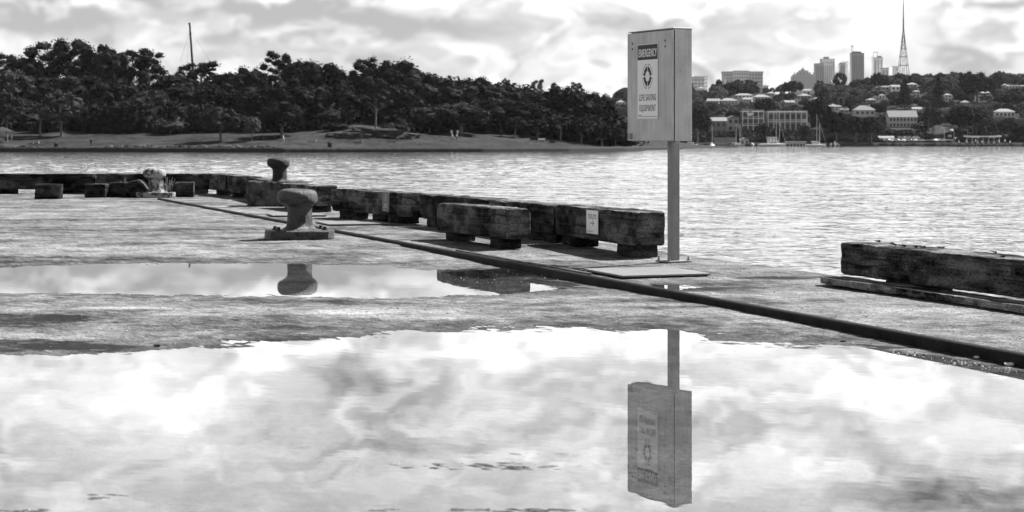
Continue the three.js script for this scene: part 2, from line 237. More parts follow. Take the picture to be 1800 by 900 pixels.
function land(name, height, x0, x1, nx, ds, material, label) {
  const pos = [], idx = [], uv = [];
  ds.forEach((d) => { for (let i = 0; i <= nx; i++) { const x = lerp(x0, x1, i / nx) * (d / ds[0]); pos.push(x, height(x, d), -d); uv.push(x, d); } });
  for (let j = 0; j < ds.length - 1; j++) for (let i = 0; i < nx; i++) { const a = j * (nx + 1) + i, c = a + nx + 1; idx.push(a, a + 1, c, a + 1, c + 1, c); }
  const g = new THREE.BufferGeometry(); g.setAttribute('position', new THREE.Float32BufferAttribute(pos, 3)); g.setAttribute('uv', new THREE.Float32BufferAttribute(uv, 2)); g.setIndex(idx); g.computeVertexNormals();
  return tag(put(name, g, material), label, 'ground', null, 'structure');
}
const grassMap = texture(512, (u, v, i, j) => 0.5 + 0.5 * (tileNoise(u, v, 7, 9, 81) - 0.5) + 0.4 * (tileNoise(u, v, 40, 22, 82) - 0.5) + 0.35 * (hash(i, j, 83) - 0.5));
const span = (a, b, n) => Array.from({ length: n + 1 }, (_, i) => lerp(a, b, i / n));
land('park_lawn', pointHeight, -190, 62, 130, [...span(392, 560, 110), 600, 650, 700], mat(0.055, 0.95, 0, { map: rep(grassMap, 1 / 38) }), 'mown grass point sloping down to the sea wall');
land('hillside', hillHeight, -260, 420, 110, [...span(940, 1640, 90), 1800, 2300, 3200, 5000], mat(0.05, 0.95, 0, { map: rep(grassMap, 1 / 60) }), 'far hillside rising behind the bay');

// ---------------------------------------------------------------- timbers on the wharf edge
const woodDark = mat(0.15, 0.92, 0, { map: rep(woodMap, 1 / 2.4, 1 / 0.8), bumpMap: rep(woodBump, 1 / 2.4, 1 / 0.8), bumpScale: 0.012 });
const woodTar = mat(0.085, 0.9, 0, { map: rep(woodMap, 1 / 2.4, 1 / 0.8), bumpMap: rep(woodBump, 1 / 2.4, 1 / 0.8), bumpScale: 0.012 });
const woodGrey = mat(0.30, 0.95, 0, { map: rep(woodMap, 1 / 1.7, 1 / 0.6), bumpMap: rep(woodBump, 1 / 1.7, 1 / 0.6), bumpScale: 0.01 });
function timber(L, h, w, seed, { r = 0.016, wear = 1, chop = 1, taper = 0 } = {}) {    // a worn squared log, x along the grain, base at y = 0
  const seg = Math.max(6, Math.round(L / 0.045)), g = new THREE.BoxGeometry(1, 1, 1, seg, 9, 9), p = g.attributes.position;
  const ring = (t) => { const k = [0, 0.035, 0.09, 0.2, 0.38, 0.62, 0.8, 0.91, 0.965, 1], q = clamp((t + 0.5) * 9, 0, 9), i = Math.min(8, Math.floor(q)); return lerp(k[i], k[i + 1], q - i) - 0.5; };
  for (let i = 0; i < p.count; i++) {
    let u = p.getX(i), y = ring(p.getY(i)) * h, z = ring(p.getZ(i)) * w, x = u * L;
    const rr = r * (1 + 0.7 * wear * Math.max(0, n2(x * 2.2 + seed * 9, Math.sign(y) * 3 + Math.sign(z)))), cy = h / 2 - rr, cz = w / 2 - rr, dy = Math.max(0, Math.abs(y) - cy), dz = Math.max(0, Math.abs(z) - cz), q = Math.hypot(dy, dz);
    if (dy > 0 && dz > 0 && q > rr) { y = Math.sign(y) * (cy + dy * rr / q); z = Math.sign(z) * (cz + dz * rr / q); }
    const end = ss(L / 2 - 0.05, L / 2, Math.abs(x)); y *= 1 - 0.04 * end; z *= 1 - 0.05 * end;
    const rough = wear * (0.004 * n3(x * 0.9 + seed, y * 5, z * 5) + 0.0022 * n3(x * 2.5 + seed, y * 34, z * 34) + 0.0015 * n3(x * 18 + seed, y * 60, z * 60));
    const top = y > h * 0.4 ? wear * 0.004 * (n2(x * 1.6 + seed * 3, z * 30) + 0.6 * n2(x * 7, z * 60 + seed)) : 0;
    const nib = Math.abs(y) > h * 0.38 && Math.abs(z) > w * 0.38 ? wear * 0.016 * ss(0.5, 0.95, n2(x * 2.6 + seed * 5, Math.sign(y) + Math.sign(z) * 2)) : 0;
    y += top + rough * Math.sign(y || 1) - nib * Math.sign(y); z += rough * Math.sign(z || 1) - nib * Math.sign(z);
    if (Math.abs(u) > 0.499) x += chop * 0.01 * n2(y * 14 + seed, z * 14);
    p.setXYZ(i, x, y * (1 + taper * u) + h / 2, z);
  }
  const uvs = boxUV(g.clone()); g.deleteAttribute('uv'); g.deleteAttribute('normal');
  const m = mergeVertices(g, 1e-4); m.computeVertexNormals();
  const flat = m.toNonIndexed(); flat.setAttribute('uv', uvs.attributes.uv);
  const uv = flat.attributes.uv; for (let i = 0; i < uv.count; i++) uv.setXY(i, uv.getX(i) + seed * 0.37, uv.getY(i) + seed * 0.23);
  return flat;
}
// upper faces split off: bleached wood, and sunlight painted in as a lighter colour
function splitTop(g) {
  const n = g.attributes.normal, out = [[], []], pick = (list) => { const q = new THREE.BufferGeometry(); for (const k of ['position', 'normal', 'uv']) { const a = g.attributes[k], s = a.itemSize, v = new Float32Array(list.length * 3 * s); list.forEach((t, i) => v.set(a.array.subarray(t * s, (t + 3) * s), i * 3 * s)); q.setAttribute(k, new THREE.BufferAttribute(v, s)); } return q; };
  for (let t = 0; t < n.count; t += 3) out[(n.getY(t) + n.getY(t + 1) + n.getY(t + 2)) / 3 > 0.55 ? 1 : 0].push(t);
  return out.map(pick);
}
const woodWornLit = mat(0.22, 0.95, 0, { map: rep(woodMap, 1 / 2.4, 1 / 0.8), bumpMap: rep(woodBump, 1 / 2.4, 1 / 0.8), bumpScale: 0.012 }), woodWornLitDark = mat(0.14, 0.95, 0, { map: rep(woodMap, 1 / 2.4, 1 / 0.8), bumpMap: rep(woodBump, 1 / 2.4, 1 / 0.8), bumpScale: 0.012 });  // lighter copies of the timber wood: bleaching plus sunlight put into the colour
// a kerb timber from its two front bottom corners [x, distance]; its blocks stand under it
let tseed = 1;
function kerb(a, b, label, { h = 0.275, w = 0.28, base = 0.113, blocks = [0.15, 0.8], m = woodDark, group = 'kerb timbers along the wharf edge', bw = 0.3, name = 'kerb_timber', wear = 1, back = 0 } = {}) {
  const dx = b[0] - a[0], dz = -(b[1] - a[1]), L = Math.hypot(dx, dz), turn = -Math.atan2(dz, dx), s = tseed++;
  const mid = [(a[0] + b[0]) / 2, -(a[1] + b[1]) / 2], nx = dz / L, nz = -dx / L;       // away from the deck side
  const cx = mid[0] + nx * (w / 2 + back), cz = mid[1] + nz * (w / 2 + back), o = thing(name, label, 'timber', [cx, 0, cz], turn, group);
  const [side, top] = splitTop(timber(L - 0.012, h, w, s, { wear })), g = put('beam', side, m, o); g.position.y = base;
  put('weathered_lit_top', top, m === woodTar ? woodWornLitDark : woodWornLit, g).userData.label = 'weather-bleached upper face with sunlight painted in as lighter colour';
  for (const t of blocks) { const bxp = (t - 0.5) * L, wx = cx + bxp * Math.cos(turn), wz = cz - bxp * Math.sin(turn), y0 = deckHeight(wx, -wz) - 0.004; const k = put('support_block', timber(bw, base - y0 + 0.004, w * 0.86, s + t * 7, { r: 0.012, wear: 0.6 }), woodTar, o); k.position.set(bxp, y0, 0.004); }
  return { o, L, turn, at: (t, y, out = 0) => [mid[0] + (t - 0.5) * dx - nx * out, y, mid[1] + (t - 0.5) * dz - nz * out] };
}
const end = kerb([0.40, 17.1], [1.02, 15.14], 'end timber of the edge row carrying the white toilets sign, beside the steel post', { blocks: [0.16, 0.86], h: 0.285, bw: 0.36 });
kerb([-0.25, 18.78], [0.385, 17.15], 'kerb timber butting the toilets-sign timber, partly behind the short loose timber', { blocks: [0.12, 0.62, 0.93] });
kerb([-1.02, 20.62], [-0.27, 18.82], 'kerb timber running behind the short loose timber, after the one with a grey sign', { blocks: [0.13, 0.8], m: woodTar });
const signed = kerb([-2.29, 23.0], [-1.05, 20.68], 'long kerb timber carrying the small grey warning sign', { blocks: [0.16, 0.55, 0.72], bw: 0.38, h: 0.28 });
kerb([-3.38, 26.35], [-2.64, 24.55], 'kerb timber half hidden by the front bollard head, with a clean cut end', { blocks: [0.2, 0.82], w: 0.3 });
kerb([-4.36, 30.15], [-3.43, 26.9], 'kerb timber behind the bollard that stands on a plinth', { blocks: [0.15, 0.5, 0.85] });
kerb([-5.0, 31.9], [-4.4, 30.2], 'second kerb timber from the far corner of the wharf', { blocks: [0.3, 0.9], h: 0.29 });
kerb([-5.55, 33.3], [-5.03, 31.95], 'kerb timber at the far corner of the wharf', { blocks: [0.5], h: 0.29 });
kerb([-7.62, 33.3], [-5.5, 33.32], 'right-hand timber along the far wharf end, behind the pale bollard', { blocks: [0.06, 0.4, 0.62, 0.86], m: woodTar, h: 0.285, bw: 0.4 });
kerb([-12.6, 33.25], [-7.66, 33.3], 'long left-hand timber along the far wharf end, behind the square blocks', { blocks: [0.1, 0.3, 0.48, 0.655, 0.93], m: woodTar, h: 0.285, bw: 0.55 });
kerb([-0.745, 17.85], [-0.06, 16.22], 'short loose timber on two blocks, standing forward of the edge row', { blocks: [0.2, 0.84], w: 0.25, h: 0.275, base: 0.112, bw: 0.26, group: null });
// right: a heavy timber and the plank at its foot
{
  const right = kerb([2.25, 12.5], [4.4, 6.5], 'long heavy timber by the water at the picture edge, with a splintered top', { base: 0.075, h: 0.222, w: 0.3, blocks: [0.12, 0.4, 0.7], bw: 0.4, wear: 0.8, group: null });
  const sp = []; const r = seeded(91);
  for (let i = 0; i < 26; i++) { const x = lerp(-0.48, 0.1, r()) * right.L, z = lerp(-0.13, 0.13, r()), l = 0.05 + 0.16 * r(), g = new THREE.ConeGeometry(0.006 + 0.006 * r(), l, 5).rotateZ(Math.PI / 2 + 0.18 * (r() - 0.75)).rotateY(0.3 * (r() - 0.5)); sp.push(g.translate(x, 0.075 + 0.222 + 0.006 + 0.012 * r(), z)); }
  put('splinters', boxUV(join(sp)), woodGrey, right.o).userData.kind = 'stuff';
  const a = [2.08, 12.3], b = [4.25, 6.2], dx = b[0] - a[0], dz = -(b[1] - a[1]), L = Math.hypot(dx, dz), turn = -Math.atan2(dz, dx), nx = dz / L, nz = -dx / L;
  const pl = put('plank', timber(L, 0.045, 0.2, 44, { r: 0.006, wear: 0.35 }), woodGrey); pl.position.set((a[0] + b[0]) / 2 + nx * 0.1, 0.028, -(a[1] + b[1]) / 2 + nz * 0.1); pl.rotation.y = turn;
  tag(pl, 'flat weathered plank lying along the foot of the splintered timber', 'plank');
}
// square offcuts in front of the far timber
[[60, 103, 350, 0.25, 'squat dark timber block standing alone at the left before the far timber', 0.05], [150, 188, 347.5, 0.235, 'pale-edged timber block, first of the three close together left of the pale bollard', -0.2], [190, 222, 347, 0.26, 'flat-topped timber block in the middle of three left of the pale bollard', 0.05], [306, 338, 346.5, 0.26, 'rounded timber block just right of the pale bollard', 0.1]].forEach(([x0, x1, yb, h, label, turn], i) => {
  const [xa, d] = G(x0, yb), w = (x1 - x0) / F * d, o = put('timber_block', timber(w, h, 0.3, 60 + i, { r: 0.03, wear: 1.2 }), woodTar); o.position.set(xa + w / 2, deckHeight(xa + w / 2, d) - 0.004, -d - 0.16); o.rotation.y = turn; tag(o, label, 'timber block', 'offcut blocks before the far timber');
});
{ // the broken one with a hump
  const [x, d] = G(240, 347), g = timber(0.38, 0.26, 0.3, 71, { r: 0.05, wear: 1.6 }), p = g.attributes.position;
  for (let i = 0; i < p.count; i++) { const k = ss(0.1, 0.26, p.getY(i)); p.setY(i, p.getY(i) + k * (0.05 * Math.exp(-(((p.getX(i) + 0.02) / 0.09) ** 2)) - 0.12 * ss(0.05, 0.2, p.getX(i)))); }
  g.computeVertexNormals(); const o = put('timber_block', g, woodTar); o.position.set(x, deckHeight(x, d) - 0.004, -d - 0.17); tag(o, 'broken timber block with a humped sloping top beside the pale bollard', 'timber block', 'offcut blocks before the far timber');
}

// ---------------------------------------------------------------- crane rail
const railSteel = mat(0.02, 0.6, 0.0, { specularIntensity: 0.15, map: rep(rustMap, 1 / 0.6), bumpMap: rep(grainBump, 1 / 0.25), bumpScale: 0.0015 });
{
  const a = G(280, 351), b = [4.55, 1.7], dx = b[0] - a[0], dz = -(b[1] - a[1]), L = Math.hypot(dx, dz), turn = Math.atan2(-dz, dx);
  const s = new THREE.Shape(); s.moveTo(-0.034, -0.03); s.lineTo(-0.034, 0.034); s.quadraticCurveTo(-0.034, 0.047, -0.014, 0.049); s.lineTo(0.014, 0.049); s.quadraticCurveTo(0.034, 0.047, 0.034, 0.034); s.lineTo(0.034, -0.03); s.closePath();
  const g = new THREE.ExtrudeGeometry(s, { depth: L, bevelEnabled: false, steps: 60, curveSegments: 6 }).rotateY(Math.PI / 2);
  const o = thing('crane_rail', 'dark steel crane rail running diagonally across the deck', 'rail', [a[0], 0.008, -a[1]], turn);
  put('rail_head', boxUV(g), railSteel, o);
  // flat steel keeper bar let into the concrete behind the rail, short lengths
  for (const [t0, t1] of [[0.50, 0.60]]) { const k = put('keeper_bar', boxUV(rb((t1 - t0) * L, 0.03, 0.035, 0.004)), mat(0.22, 0.6, 0.3, { map: rep(rustMap, 2) }), o); k.position.set((t0 + t1) / 2 * L, 0.022, -0.16); }
}

// ---------------------------------------------------------------- bollards
const castIron = mat(0.12, 0.5, 0.0, { map: rep(rustMap, 1 / 0.5), bumpMap: rep(grainBump, 1 / 0.3), bumpScale: 0.012 });
const oldPaint = mat(0.34, 0.8, 0, { map: rep(paintMap, 1 / 0.55), bumpMap: rep(grainBump, 1 / 0.3), bumpScale: 0.005 });
function bollardShape(seed) {
  const prof = [[0, 0.21, 0], [0.008, 0.188, 0], [0.02, 0.164, 0], [0.036, 0.147, 0], [0.056, 0.136, 0], [0.085, 0.130, 0], [0.2, 0.127, 0], [0.225, 0.131, -0.004], [0.245, 0.142, -0.012], [0.26, 0.16, -0.022], [0.272, 0.183, -0.03], [0.29, 0.2, -0.034], [0.32, 0.208, -0.034], [0.36, 0.206, -0.034], [0.39, 0.195, -0.032], [0.41, 0.172, -0.03], [0.42, 0.14, -0.026], [0.425, 0.09, -0.02], [0.427, 0, -0.02]];
  const N = 40, pos = [], uv = [], idx = [];
  prof.forEach(([y, r, ox], j) => { for (let i = 0; i <= N; i++) { const a = (i % N) / N * Math.PI * 2, k = 1 + 0.008 * n3(Math.cos(a) * 2 + seed, y * 8, Math.sin(a) * 2) + 0.006 * n3(Math.cos(a) * 8 + seed, y * 26, Math.sin(a) * 8); pos.push(Math.cos(a) * r * k + ox * 0.7, y + (y > 0.25 ? -0.004 * Math.cos(a) : 0), Math.sin(a) * r * k * (y > 0.25 ? 0.95 : 1)); uv.push(i / N * 0.9, y + r); } });
  for (let j = 0; j < prof.length - 1; j++) for (let i = 0; i < N; i++) { const a = j * (N + 1) + i, c = a + N + 1; idx.push(a, c, a + 1, a + 1, c, c + 1); }
  const g = new THREE.BufferGeometry(); g.setAttribute('position', new THREE.Float32BufferAttribute(pos, 3)); g.setAttribute('uv', new THREE.Float32BufferAttribute(uv, 2)); g.setIndex(idx); g.computeVertexNormals(); return g;
}
function basePlate(w, d, t, seed) {
  const s = new THREE.Shape(), r = 0.19, x = w / 2, z = d / 2; s.moveTo(-x + r, -z); s.lineTo(x - r, -z); s.quadraticCurveTo(x, -z, x, -z + r); s.lineTo(x, z - r); s.quadraticCurveTo(x, z, x - r, z); s.lineTo(-x + r, z); s.quadraticCurveTo(-x, z, -x, z - r); s.lineTo(-x, -z + r); s.quadraticCurveTo(-x, -z, -x + r, -z);
  const g = new THREE.ExtrudeGeometry(s, { depth: t - 0.03, bevelEnabled: true, bevelSize: 0.02, bevelThickness: 0.015, bevelSegments: 3, curveSegments: 6 }).rotateX(-Math.PI / 2).translate(0, 0.015, 0), p = g.attributes.position;
  for (let i = 0; i < p.count; i++) { const k = 0.008 * n3(p.getX(i) * 9 + seed, p.getY(i) * 9, p.getZ(i) * 9); p.setXYZ(i, p.getX(i) + k, p.getY(i), p.getZ(i) + k); }
  return boxUV(g);
}
function bollard(px, py, label, material, seed, turn = 0.3, lift = 0) {
  const [x, d] = G(px, py), y = lift || deckHeight(x, d) - 0.003, o = thing('bollard', label, 'bollard', [x, y, -d], 0); o.scale.setScalar(0.95);
  const pl = put('base_plate', basePlate(0.66, 0.5, 0.1, seed), material, o); pl.rotation.y = turn;
  const body = put('post', bollardShape(seed), material, o); body.position.y = 0.098;
  for (const [a, b] of [[-0.24, 0.12], [0.24, 0.12], [-0.24, -0.12], [0.24, -0.12]]) { const k = put('bolt', join([new THREE.CylinderGeometry(0.03, 0.03, 0.012, 12), new THREE.CylinderGeometry(0.019, 0.019, 0.03, 6).translate(0, 0.016, 0)]), castIron, pl); k.position.set(a, 0.105, b); }
  return o;
}
bollard(527, 420, 'front cast-iron mooring bollard with a mushroom head, beside the rail', castIron, 4, 0.28);
bollard(274, 347, 'pale bollard with peeling white paint at the end of the rail', oldPaint, 9, 0.15);
{ // plinth and the bollard on it
  const [x, d] = G(482, 363), y = deckHeight(x, d) - 0.004, g = new THREE.BoxGeometry(0.84, 0.36, 0.7, 16, 8, 14), p = g.attributes.position;
  for (let i = 0; i < p.count; i++) { let X = p.getX(i), Y = p.getY(i), Z = p.getZ(i); const c = Math.max(0, Y - 0.06) * 0.55 + Math.max(0, -0.1 - Y) * 0; X *= 1 - c * 0.9; Z *= 1 - c * 0.8; const k = 0.02 * n3(X * 4, Y * 4, Z * 4) + 0.01 * n3(X * 14, Y * 14, Z * 14); p.setXYZ(i, X + k * Math.sign(X), Y + (Y > 0 ? k : 0), Z + k * Math.sign(Z)); }
  const uvs = boxUV(g.clone()); g.deleteAttribute('uv'); g.deleteAttribute('normal'); const m = mergeVertices(g, 1e-4); m.computeVertexNormals(); const fl = m.toNonIndexed(); fl.setAttribute('uv', uvs.attributes.uv);
  const o = put('bollard_plinth', fl, mat(0.16, 0.95, 0, { map: rep(rustMap, 1 / 0.9), bumpMap: rep(concreteBump, 1), bumpScale: 0.01 })); o.position.set(x, y + 0.18, -d - 0.36); o.rotation.y = 0.25; tag(o, 'dark chamfered plinth under the rear bollard', 'plinth');
  const b = thing('bollard', 'dark bollard raised on a plinth behind the kerb timbers', 'bollard', [x + 0.035, y + 0.352, -d - 0.36], 0);
  const body = put('post', bollardShape(17), mat(0.045, 0.62, 0, { map: rep(rustMap, 1 / 0.5), bumpMap: rep(grainBump, 1 / 0.3), bumpScale: 0.012 }), b); body.scale.set(0.82, 0.86, 0.82);
}

// ---------------------------------------------------------------- steel hatch plates
const treadBump = texture(256, (u, v) => { const k = 4, x = u * k, y = v * k, f = (a) => a - Math.floor(a), odd = (Math.floor(x) + Math.floor(y)) % 2, a = f(x) - 0.5, b = f(y) - 0.5, p = odd ? a + b : a - b, q = odd ? a - b : a + b; return (p / 0.62) ** 2 + (q / 0.16) ** 2 < 1 ? 1 : 0.1; });
const treadMap = texture(256, (u, v, i, j) => 0.75 + 0.2 * (tileNoise(u, v, 9, 9, 95) - 0.5) + 0.2 * (hash(i, j, 96) - 0.5));
const hatchSteel = mat(0.28, 0.5, 0.25, { map: rep(treadMap, 2), bumpMap: rep(treadBump, 1 / 0.16), bumpScale: 0.006 });
function hatch(corners, label) {           // four corners measured on the deck
  const q = corners.map(([px, py]) => G(px, py, 0.035)), cx = q.reduce((s, p) => s + p[0], 0) / 4, cd = q.reduce((s, p) => s + p[1], 0) / 4;
  const ex = [(q[2][0] + q[1][0] - q[0][0] - q[3][0]) / 2, (q[2][1] + q[1][1] - q[0][1] - q[3][1]) / 2], w = Math.hypot(...ex), ed = [(q[3][0] + q[2][0] - q[1][0] - q[0][0]) / 2, (q[3][1] + q[2][1] - q[1][1] - q[0][1]) / 2], l = Math.hypot(...ed);
  const o = thing('hatch_cover', label, 'hatch cover', [cx, deckHeight(cx, cd) + 0.002, -cd], Math.atan2(ex[1], ex[0]), 'steel covers set in the deck');
  put('plate', boxUV(rb(w, 0.014, l, 0.003, 0, 0.014, 0)), hatchSteel, o); put('rim', boxUV(rb(w - 0.03, 0.012, l - 0.03, 0.003, 0, 0.002, 0)), railSteel, o);
}
hatch([[1027, 472], [1096, 484], [1247, 479.5], [1173, 467.5]], 'large chequered steel plate lying between the rail and the post');
hatch([[556, 391.5], [582, 397], [682, 394.5], [655, 389.5]], 'steel plate in the deck just right of the front bollard');
hatch([[469, 377.5], [481, 381.5], [574, 380], [560, 376.5]], 'small far steel plate in the deck behind the front bollard');

// ---------------------------------------------------------------- life-saving box on its post
const galv = mat(0.6, 0.5, 0.35, { map: rep(steelMap, 1 / 0.7), bumpMap: rep(grainBump, 1), bumpScale: 0.0008 });
const postSteel = mat(0.30, 0.55, 0.25, { map: rep(steelMap, 1 / 0.5) });
function canvasTexture(w, h, draw) { const c = document.createElement('canvas'); c.width = w; c.height = h; draw(c.getContext('2d'), w, h); const t = new THREE.CanvasTexture(c); t.colorSpace = THREE.SRGBColorSpace; return t; }
const fit = (x, text, px, py, width, height, style) => { x.save(); x.font = `${style ?? 'bold'} 100px sans-serif`; const m = x.measureText(text); x.translate(px, py); x.scale(width / m.width, height / 73); x.fillText(text, -m.width / 2, 36); x.restore(); };
const [BX, BD] = G(1184, 457), BOXTURN = Math.atan2(0.889, 0.459);      // the box faces left of the camera
const boxPost = thing('life_saving_box', 'galvanised steel life saving equipment box on a square steel post', 'equipment box', [BX, deckHeight(BX, BD), -BD], -0);
const FRONT = Math.PI * 0 - Math.atan2(0.889, 0.459);                    // local +z is the box's front
boxPost.rotation.y = FRONT;
{
  const o = boxPost;
  put('base_plate', boxUV(rb(0.2, 0.014, 0.22, 0.003, 0.0, 0.007, 0)), mat(0.3, 0.6, 0.2, { map: rep(steelMap, 2) }), o);
  for (const [a, b] of [[-0.08, -0.09], [0.08, -0.09], [-0.08, 0.09], [0.08, 0.09]]) put('bolt', join([new THREE.CylinderGeometry(0.014, 0.014, 0.012, 6).translate(a, 0.02, b), new THREE.CylinderGeometry(0.007, 0.007, 0.035, 8).translate(a, 0.03, b)]), postSteel, o);
  put('post', boxUV(rb(0.074, 1.82, 0.074, 0.006, 0, 0.924, 0)), postSteel, o);
  const W = 0.672, H = 0.885, D = 0.16, y0 = 0.975, zc = 0.04 + D / 2;
  const body = put('box_body', boxUV(rb(W, H, D, 0.005, 0, y0 + H / 2, zc)), galv, o);
  put('lid_flange', boxUV(rb(W + 0.012, 0.008, D + 0.03, 0.003, 0, y0 + H + 0.005, zc + 0.006)), galv, body);
  put('door_seal', boxUV(bx(W - 0.012, H - 0.03, 0.012, 0, y0 + H / 2 - 0.002, zc + D / 2 + 0.005)), mat(0.03, 0.9), o);
  const door = put('door', boxUV(rb(W + 0.006, H - 0.012, 0.02, 0.004, 0, y0 + H / 2 - 0.002, zc + D / 2 + 0.0205)), galv, o);
  const hinge = (x, y) => put('rivet', new THREE.SphereGeometry(0.009, 8, 6).scale(1, 1, 0.5).translate(x, y, zc + D / 2 + 0.031), mat(0.08, 0.6), door);
  for (const [x, y] of [[-0.26, 1.77], [-0.26, 1.725], [0.24, 1.77], [0.24, 1.725]]) hinge(x, y);
  put('latch', boxUV(rb(0.05, 0.045, 0.014, 0.003, -0.29, y0 + 0.04, zc + D / 2 + 0.035)), postSteel, door);
  put('stop', boxUV(rb(0.035, 0.012, 0.03, 0.003, 0.3, y0 - 0.006, zc + D / 2 - 0.01)), postSteel, o);
  // the emergency sign on the door
  const sw = 0.315, sh = 0.605, t = canvasTexture(512, 984, (x, w, h) => {
    x.fillStyle = '#ececec'; x.fillRect(0, 0, w, h); x.strokeStyle = '#b0b0b0'; x.lineWidth = 6; x.strokeRect(5, 5, w - 10, h - 10);
    x.fillStyle = '#1c1c1c'; x.fillRect(10, 12, w - 20, 196); x.fillStyle = '#e8e8e8'; fit(x, 'EMERGENCY', w / 2, 118, w - 60, 104);
    x.save(); x.translate(w / 2, 425); x.scale(1.0, 1.34); x.lineCap = 'butt';
    for (const q of [0, 1, 2, 3]) { const a = q * Math.PI / 2 + 0.07, b = a + Math.PI / 2 - 0.14; x.strokeStyle = '#262626'; x.lineWidth = 46; x.beginPath(); x.arc(0, 0, 74, a, b); x.stroke(); x.lineWidth = 7; x.beginPath(); x.arc(0, 0, 122, a + 0.12, b - 0.12); x.stroke(); x.beginPath(); for (const e of [a + 0.12, b - 0.12]) { x.moveTo(Math.cos(e) * 122, Math.sin(e) * 122); x.lineTo(Math.cos(e) * 98, Math.sin(e) * 98); } x.stroke(); }
    x.restore(); x.fillStyle = '#262626'; fit(x, 'LIFE SAVING', w / 2, 700, w - 84, 84); fit(x, 'EQUIPMENT', w / 2, 838, w - 104, 84);
    x.fillRect(24, h - 36, w - 48, 6); x.fillRect(30, h - 54, 80, 8); x.fillStyle = 'rgba(60,60,60,0.35)'; const r = seeded(5); for (let i = 0; i < 70; i++) x.fillRect(r() * w, r() * h, 2 + r() * 3, 2 + r() * 14);
  });
  const s = put('emergency_sign', new THREE.PlaneGeometry(sw, sh), mat(1, 0.45, 0, { map: t }));
  const back = put('backing', bx(sw, sh, 0.003, 0, 0, -0.0022), mat(0.5, 0.6), s); void back;
  const p = new THREE.Vector3(-0.02, 1.455, zc + D / 2 + 0.0345).applyAxisAngle(new THREE.Vector3(0, 1, 0), FRONT).add(boxPost.position); s.position.copy(p); s.rotation.y = FRONT; tag(s, 'emergency life saving equipment sign with a lifebuoy symbol on the steel box', 'sign');
}
// the two signs on the timbers
function timberSign(k, t, y, w, h, tex, label) { const s = put('timber_sign', new THREE.PlaneGeometry(w, h), mat(1, 0.5, 0, { map: tex })), p = k.at(t, y, 0.016); s.position.set(...p); s.rotation.y = k.turn; put('backing', bx(w, h, 0.004, 0, 0, -0.003), mat(0.45, 0.6), s); tag(s, label, 'sign'); return s; }
timberSign(end, 0.52, 0.275, 0.3, 0.205, canvasTexture(512, 350, (x, w, h) => { x.fillStyle = '#eeeeee'; x.fillRect(0, 0, w, h); x.fillStyle = '#4a4a4a'; fit(x, 'TOILETS', w / 2, 90, w - 130, 70); x.strokeStyle = '#4a4a4a'; x.lineWidth = 12; x.beginPath(); x.moveTo(160, 190); x.lineTo(330, 190); x.moveTo(262, 148); x.lineTo(332, 190); x.lineTo(262, 232); x.stroke(); x.fillStyle = '#8a8a8a'; x.fillRect(30, 312, 60, 12); x.fillStyle = '#444'; x.fillRect(130, 300, 26, 26); x.fillRect(190, 314, 100, 8); for (const [a, b] of [[16, 16], [w - 16, 16], [16, h - 16], [w - 16, h - 16]]) { x.beginPath(); x.arc(a, b, 7, 0, 7); x.fill(); } }), 'white toilets sign with a right-pointing arrow on the end timber');
timberSign(signed, 0.655, 0.275, 0.19, 0.225, canvasTexture(300, 356, (x, w, h) => { x.fillStyle = '#6a6a6a'; x.fillRect(0, 0, w, h); x.strokeStyle = '#b8b8b8'; x.fillStyle = '#b8b8b8'; x.lineWidth = 12; x.beginPath(); x.arc(160, 46, 15, 0, 7); x.fill(); x.beginPath(); x.moveTo(158, 62); x.lineTo(140, 118); x.lineTo(175, 165); x.moveTo(140, 118); x.lineTo(105, 150); x.moveTo(150, 78); x.lineTo(195, 100); x.stroke(); x.fillRect(90, 214, 120, 26); x.fillRect(60, 262, 180, 8); x.fillRect(60, 282, 150, 8); x.fillRect(90, 322, 40, 16); }), 'small grey warning sign with a stumbling figure on the long timber');

// ---------------------------------------------------------------- weeds, stones, litter
function grassTuft(px, py, n, h, label, spread = 0.05) { const [x, d] = G(px, py), r = seeded(px), gs = []; for (let i = 0; i < n; i++) { const a = r() * 6.28, l = h * (0.5 + 0.5 * r()), lean = (r() - 0.5) * 0.7, pts = [0, 0.5, 1].map((t) => new THREE.Vector3(Math.cos(a) * spread * r() + lean * l * t * t, l * t, Math.sin(a) * spread)); gs.push(new THREE.TubeGeometry(new THREE.QuadraticBezierCurve3(...pts), 4, 0.0035, 4)); } const o = put('weed_tuft', join(gs), mat(0.25, 0.9)); o.position.set(x, deckHeight(x, d), -d); tag(o, label, 'weed', 'dry weeds on the deck'); }
grassTuft(220, 346.5, 9, 0.34, 'dry weed stalks between the timber blocks left of the pale bollard', 0.03);
grassTuft(297, 346, 22, 0.34, 'bushy dry weed just right of the pale bollard', 0.06);
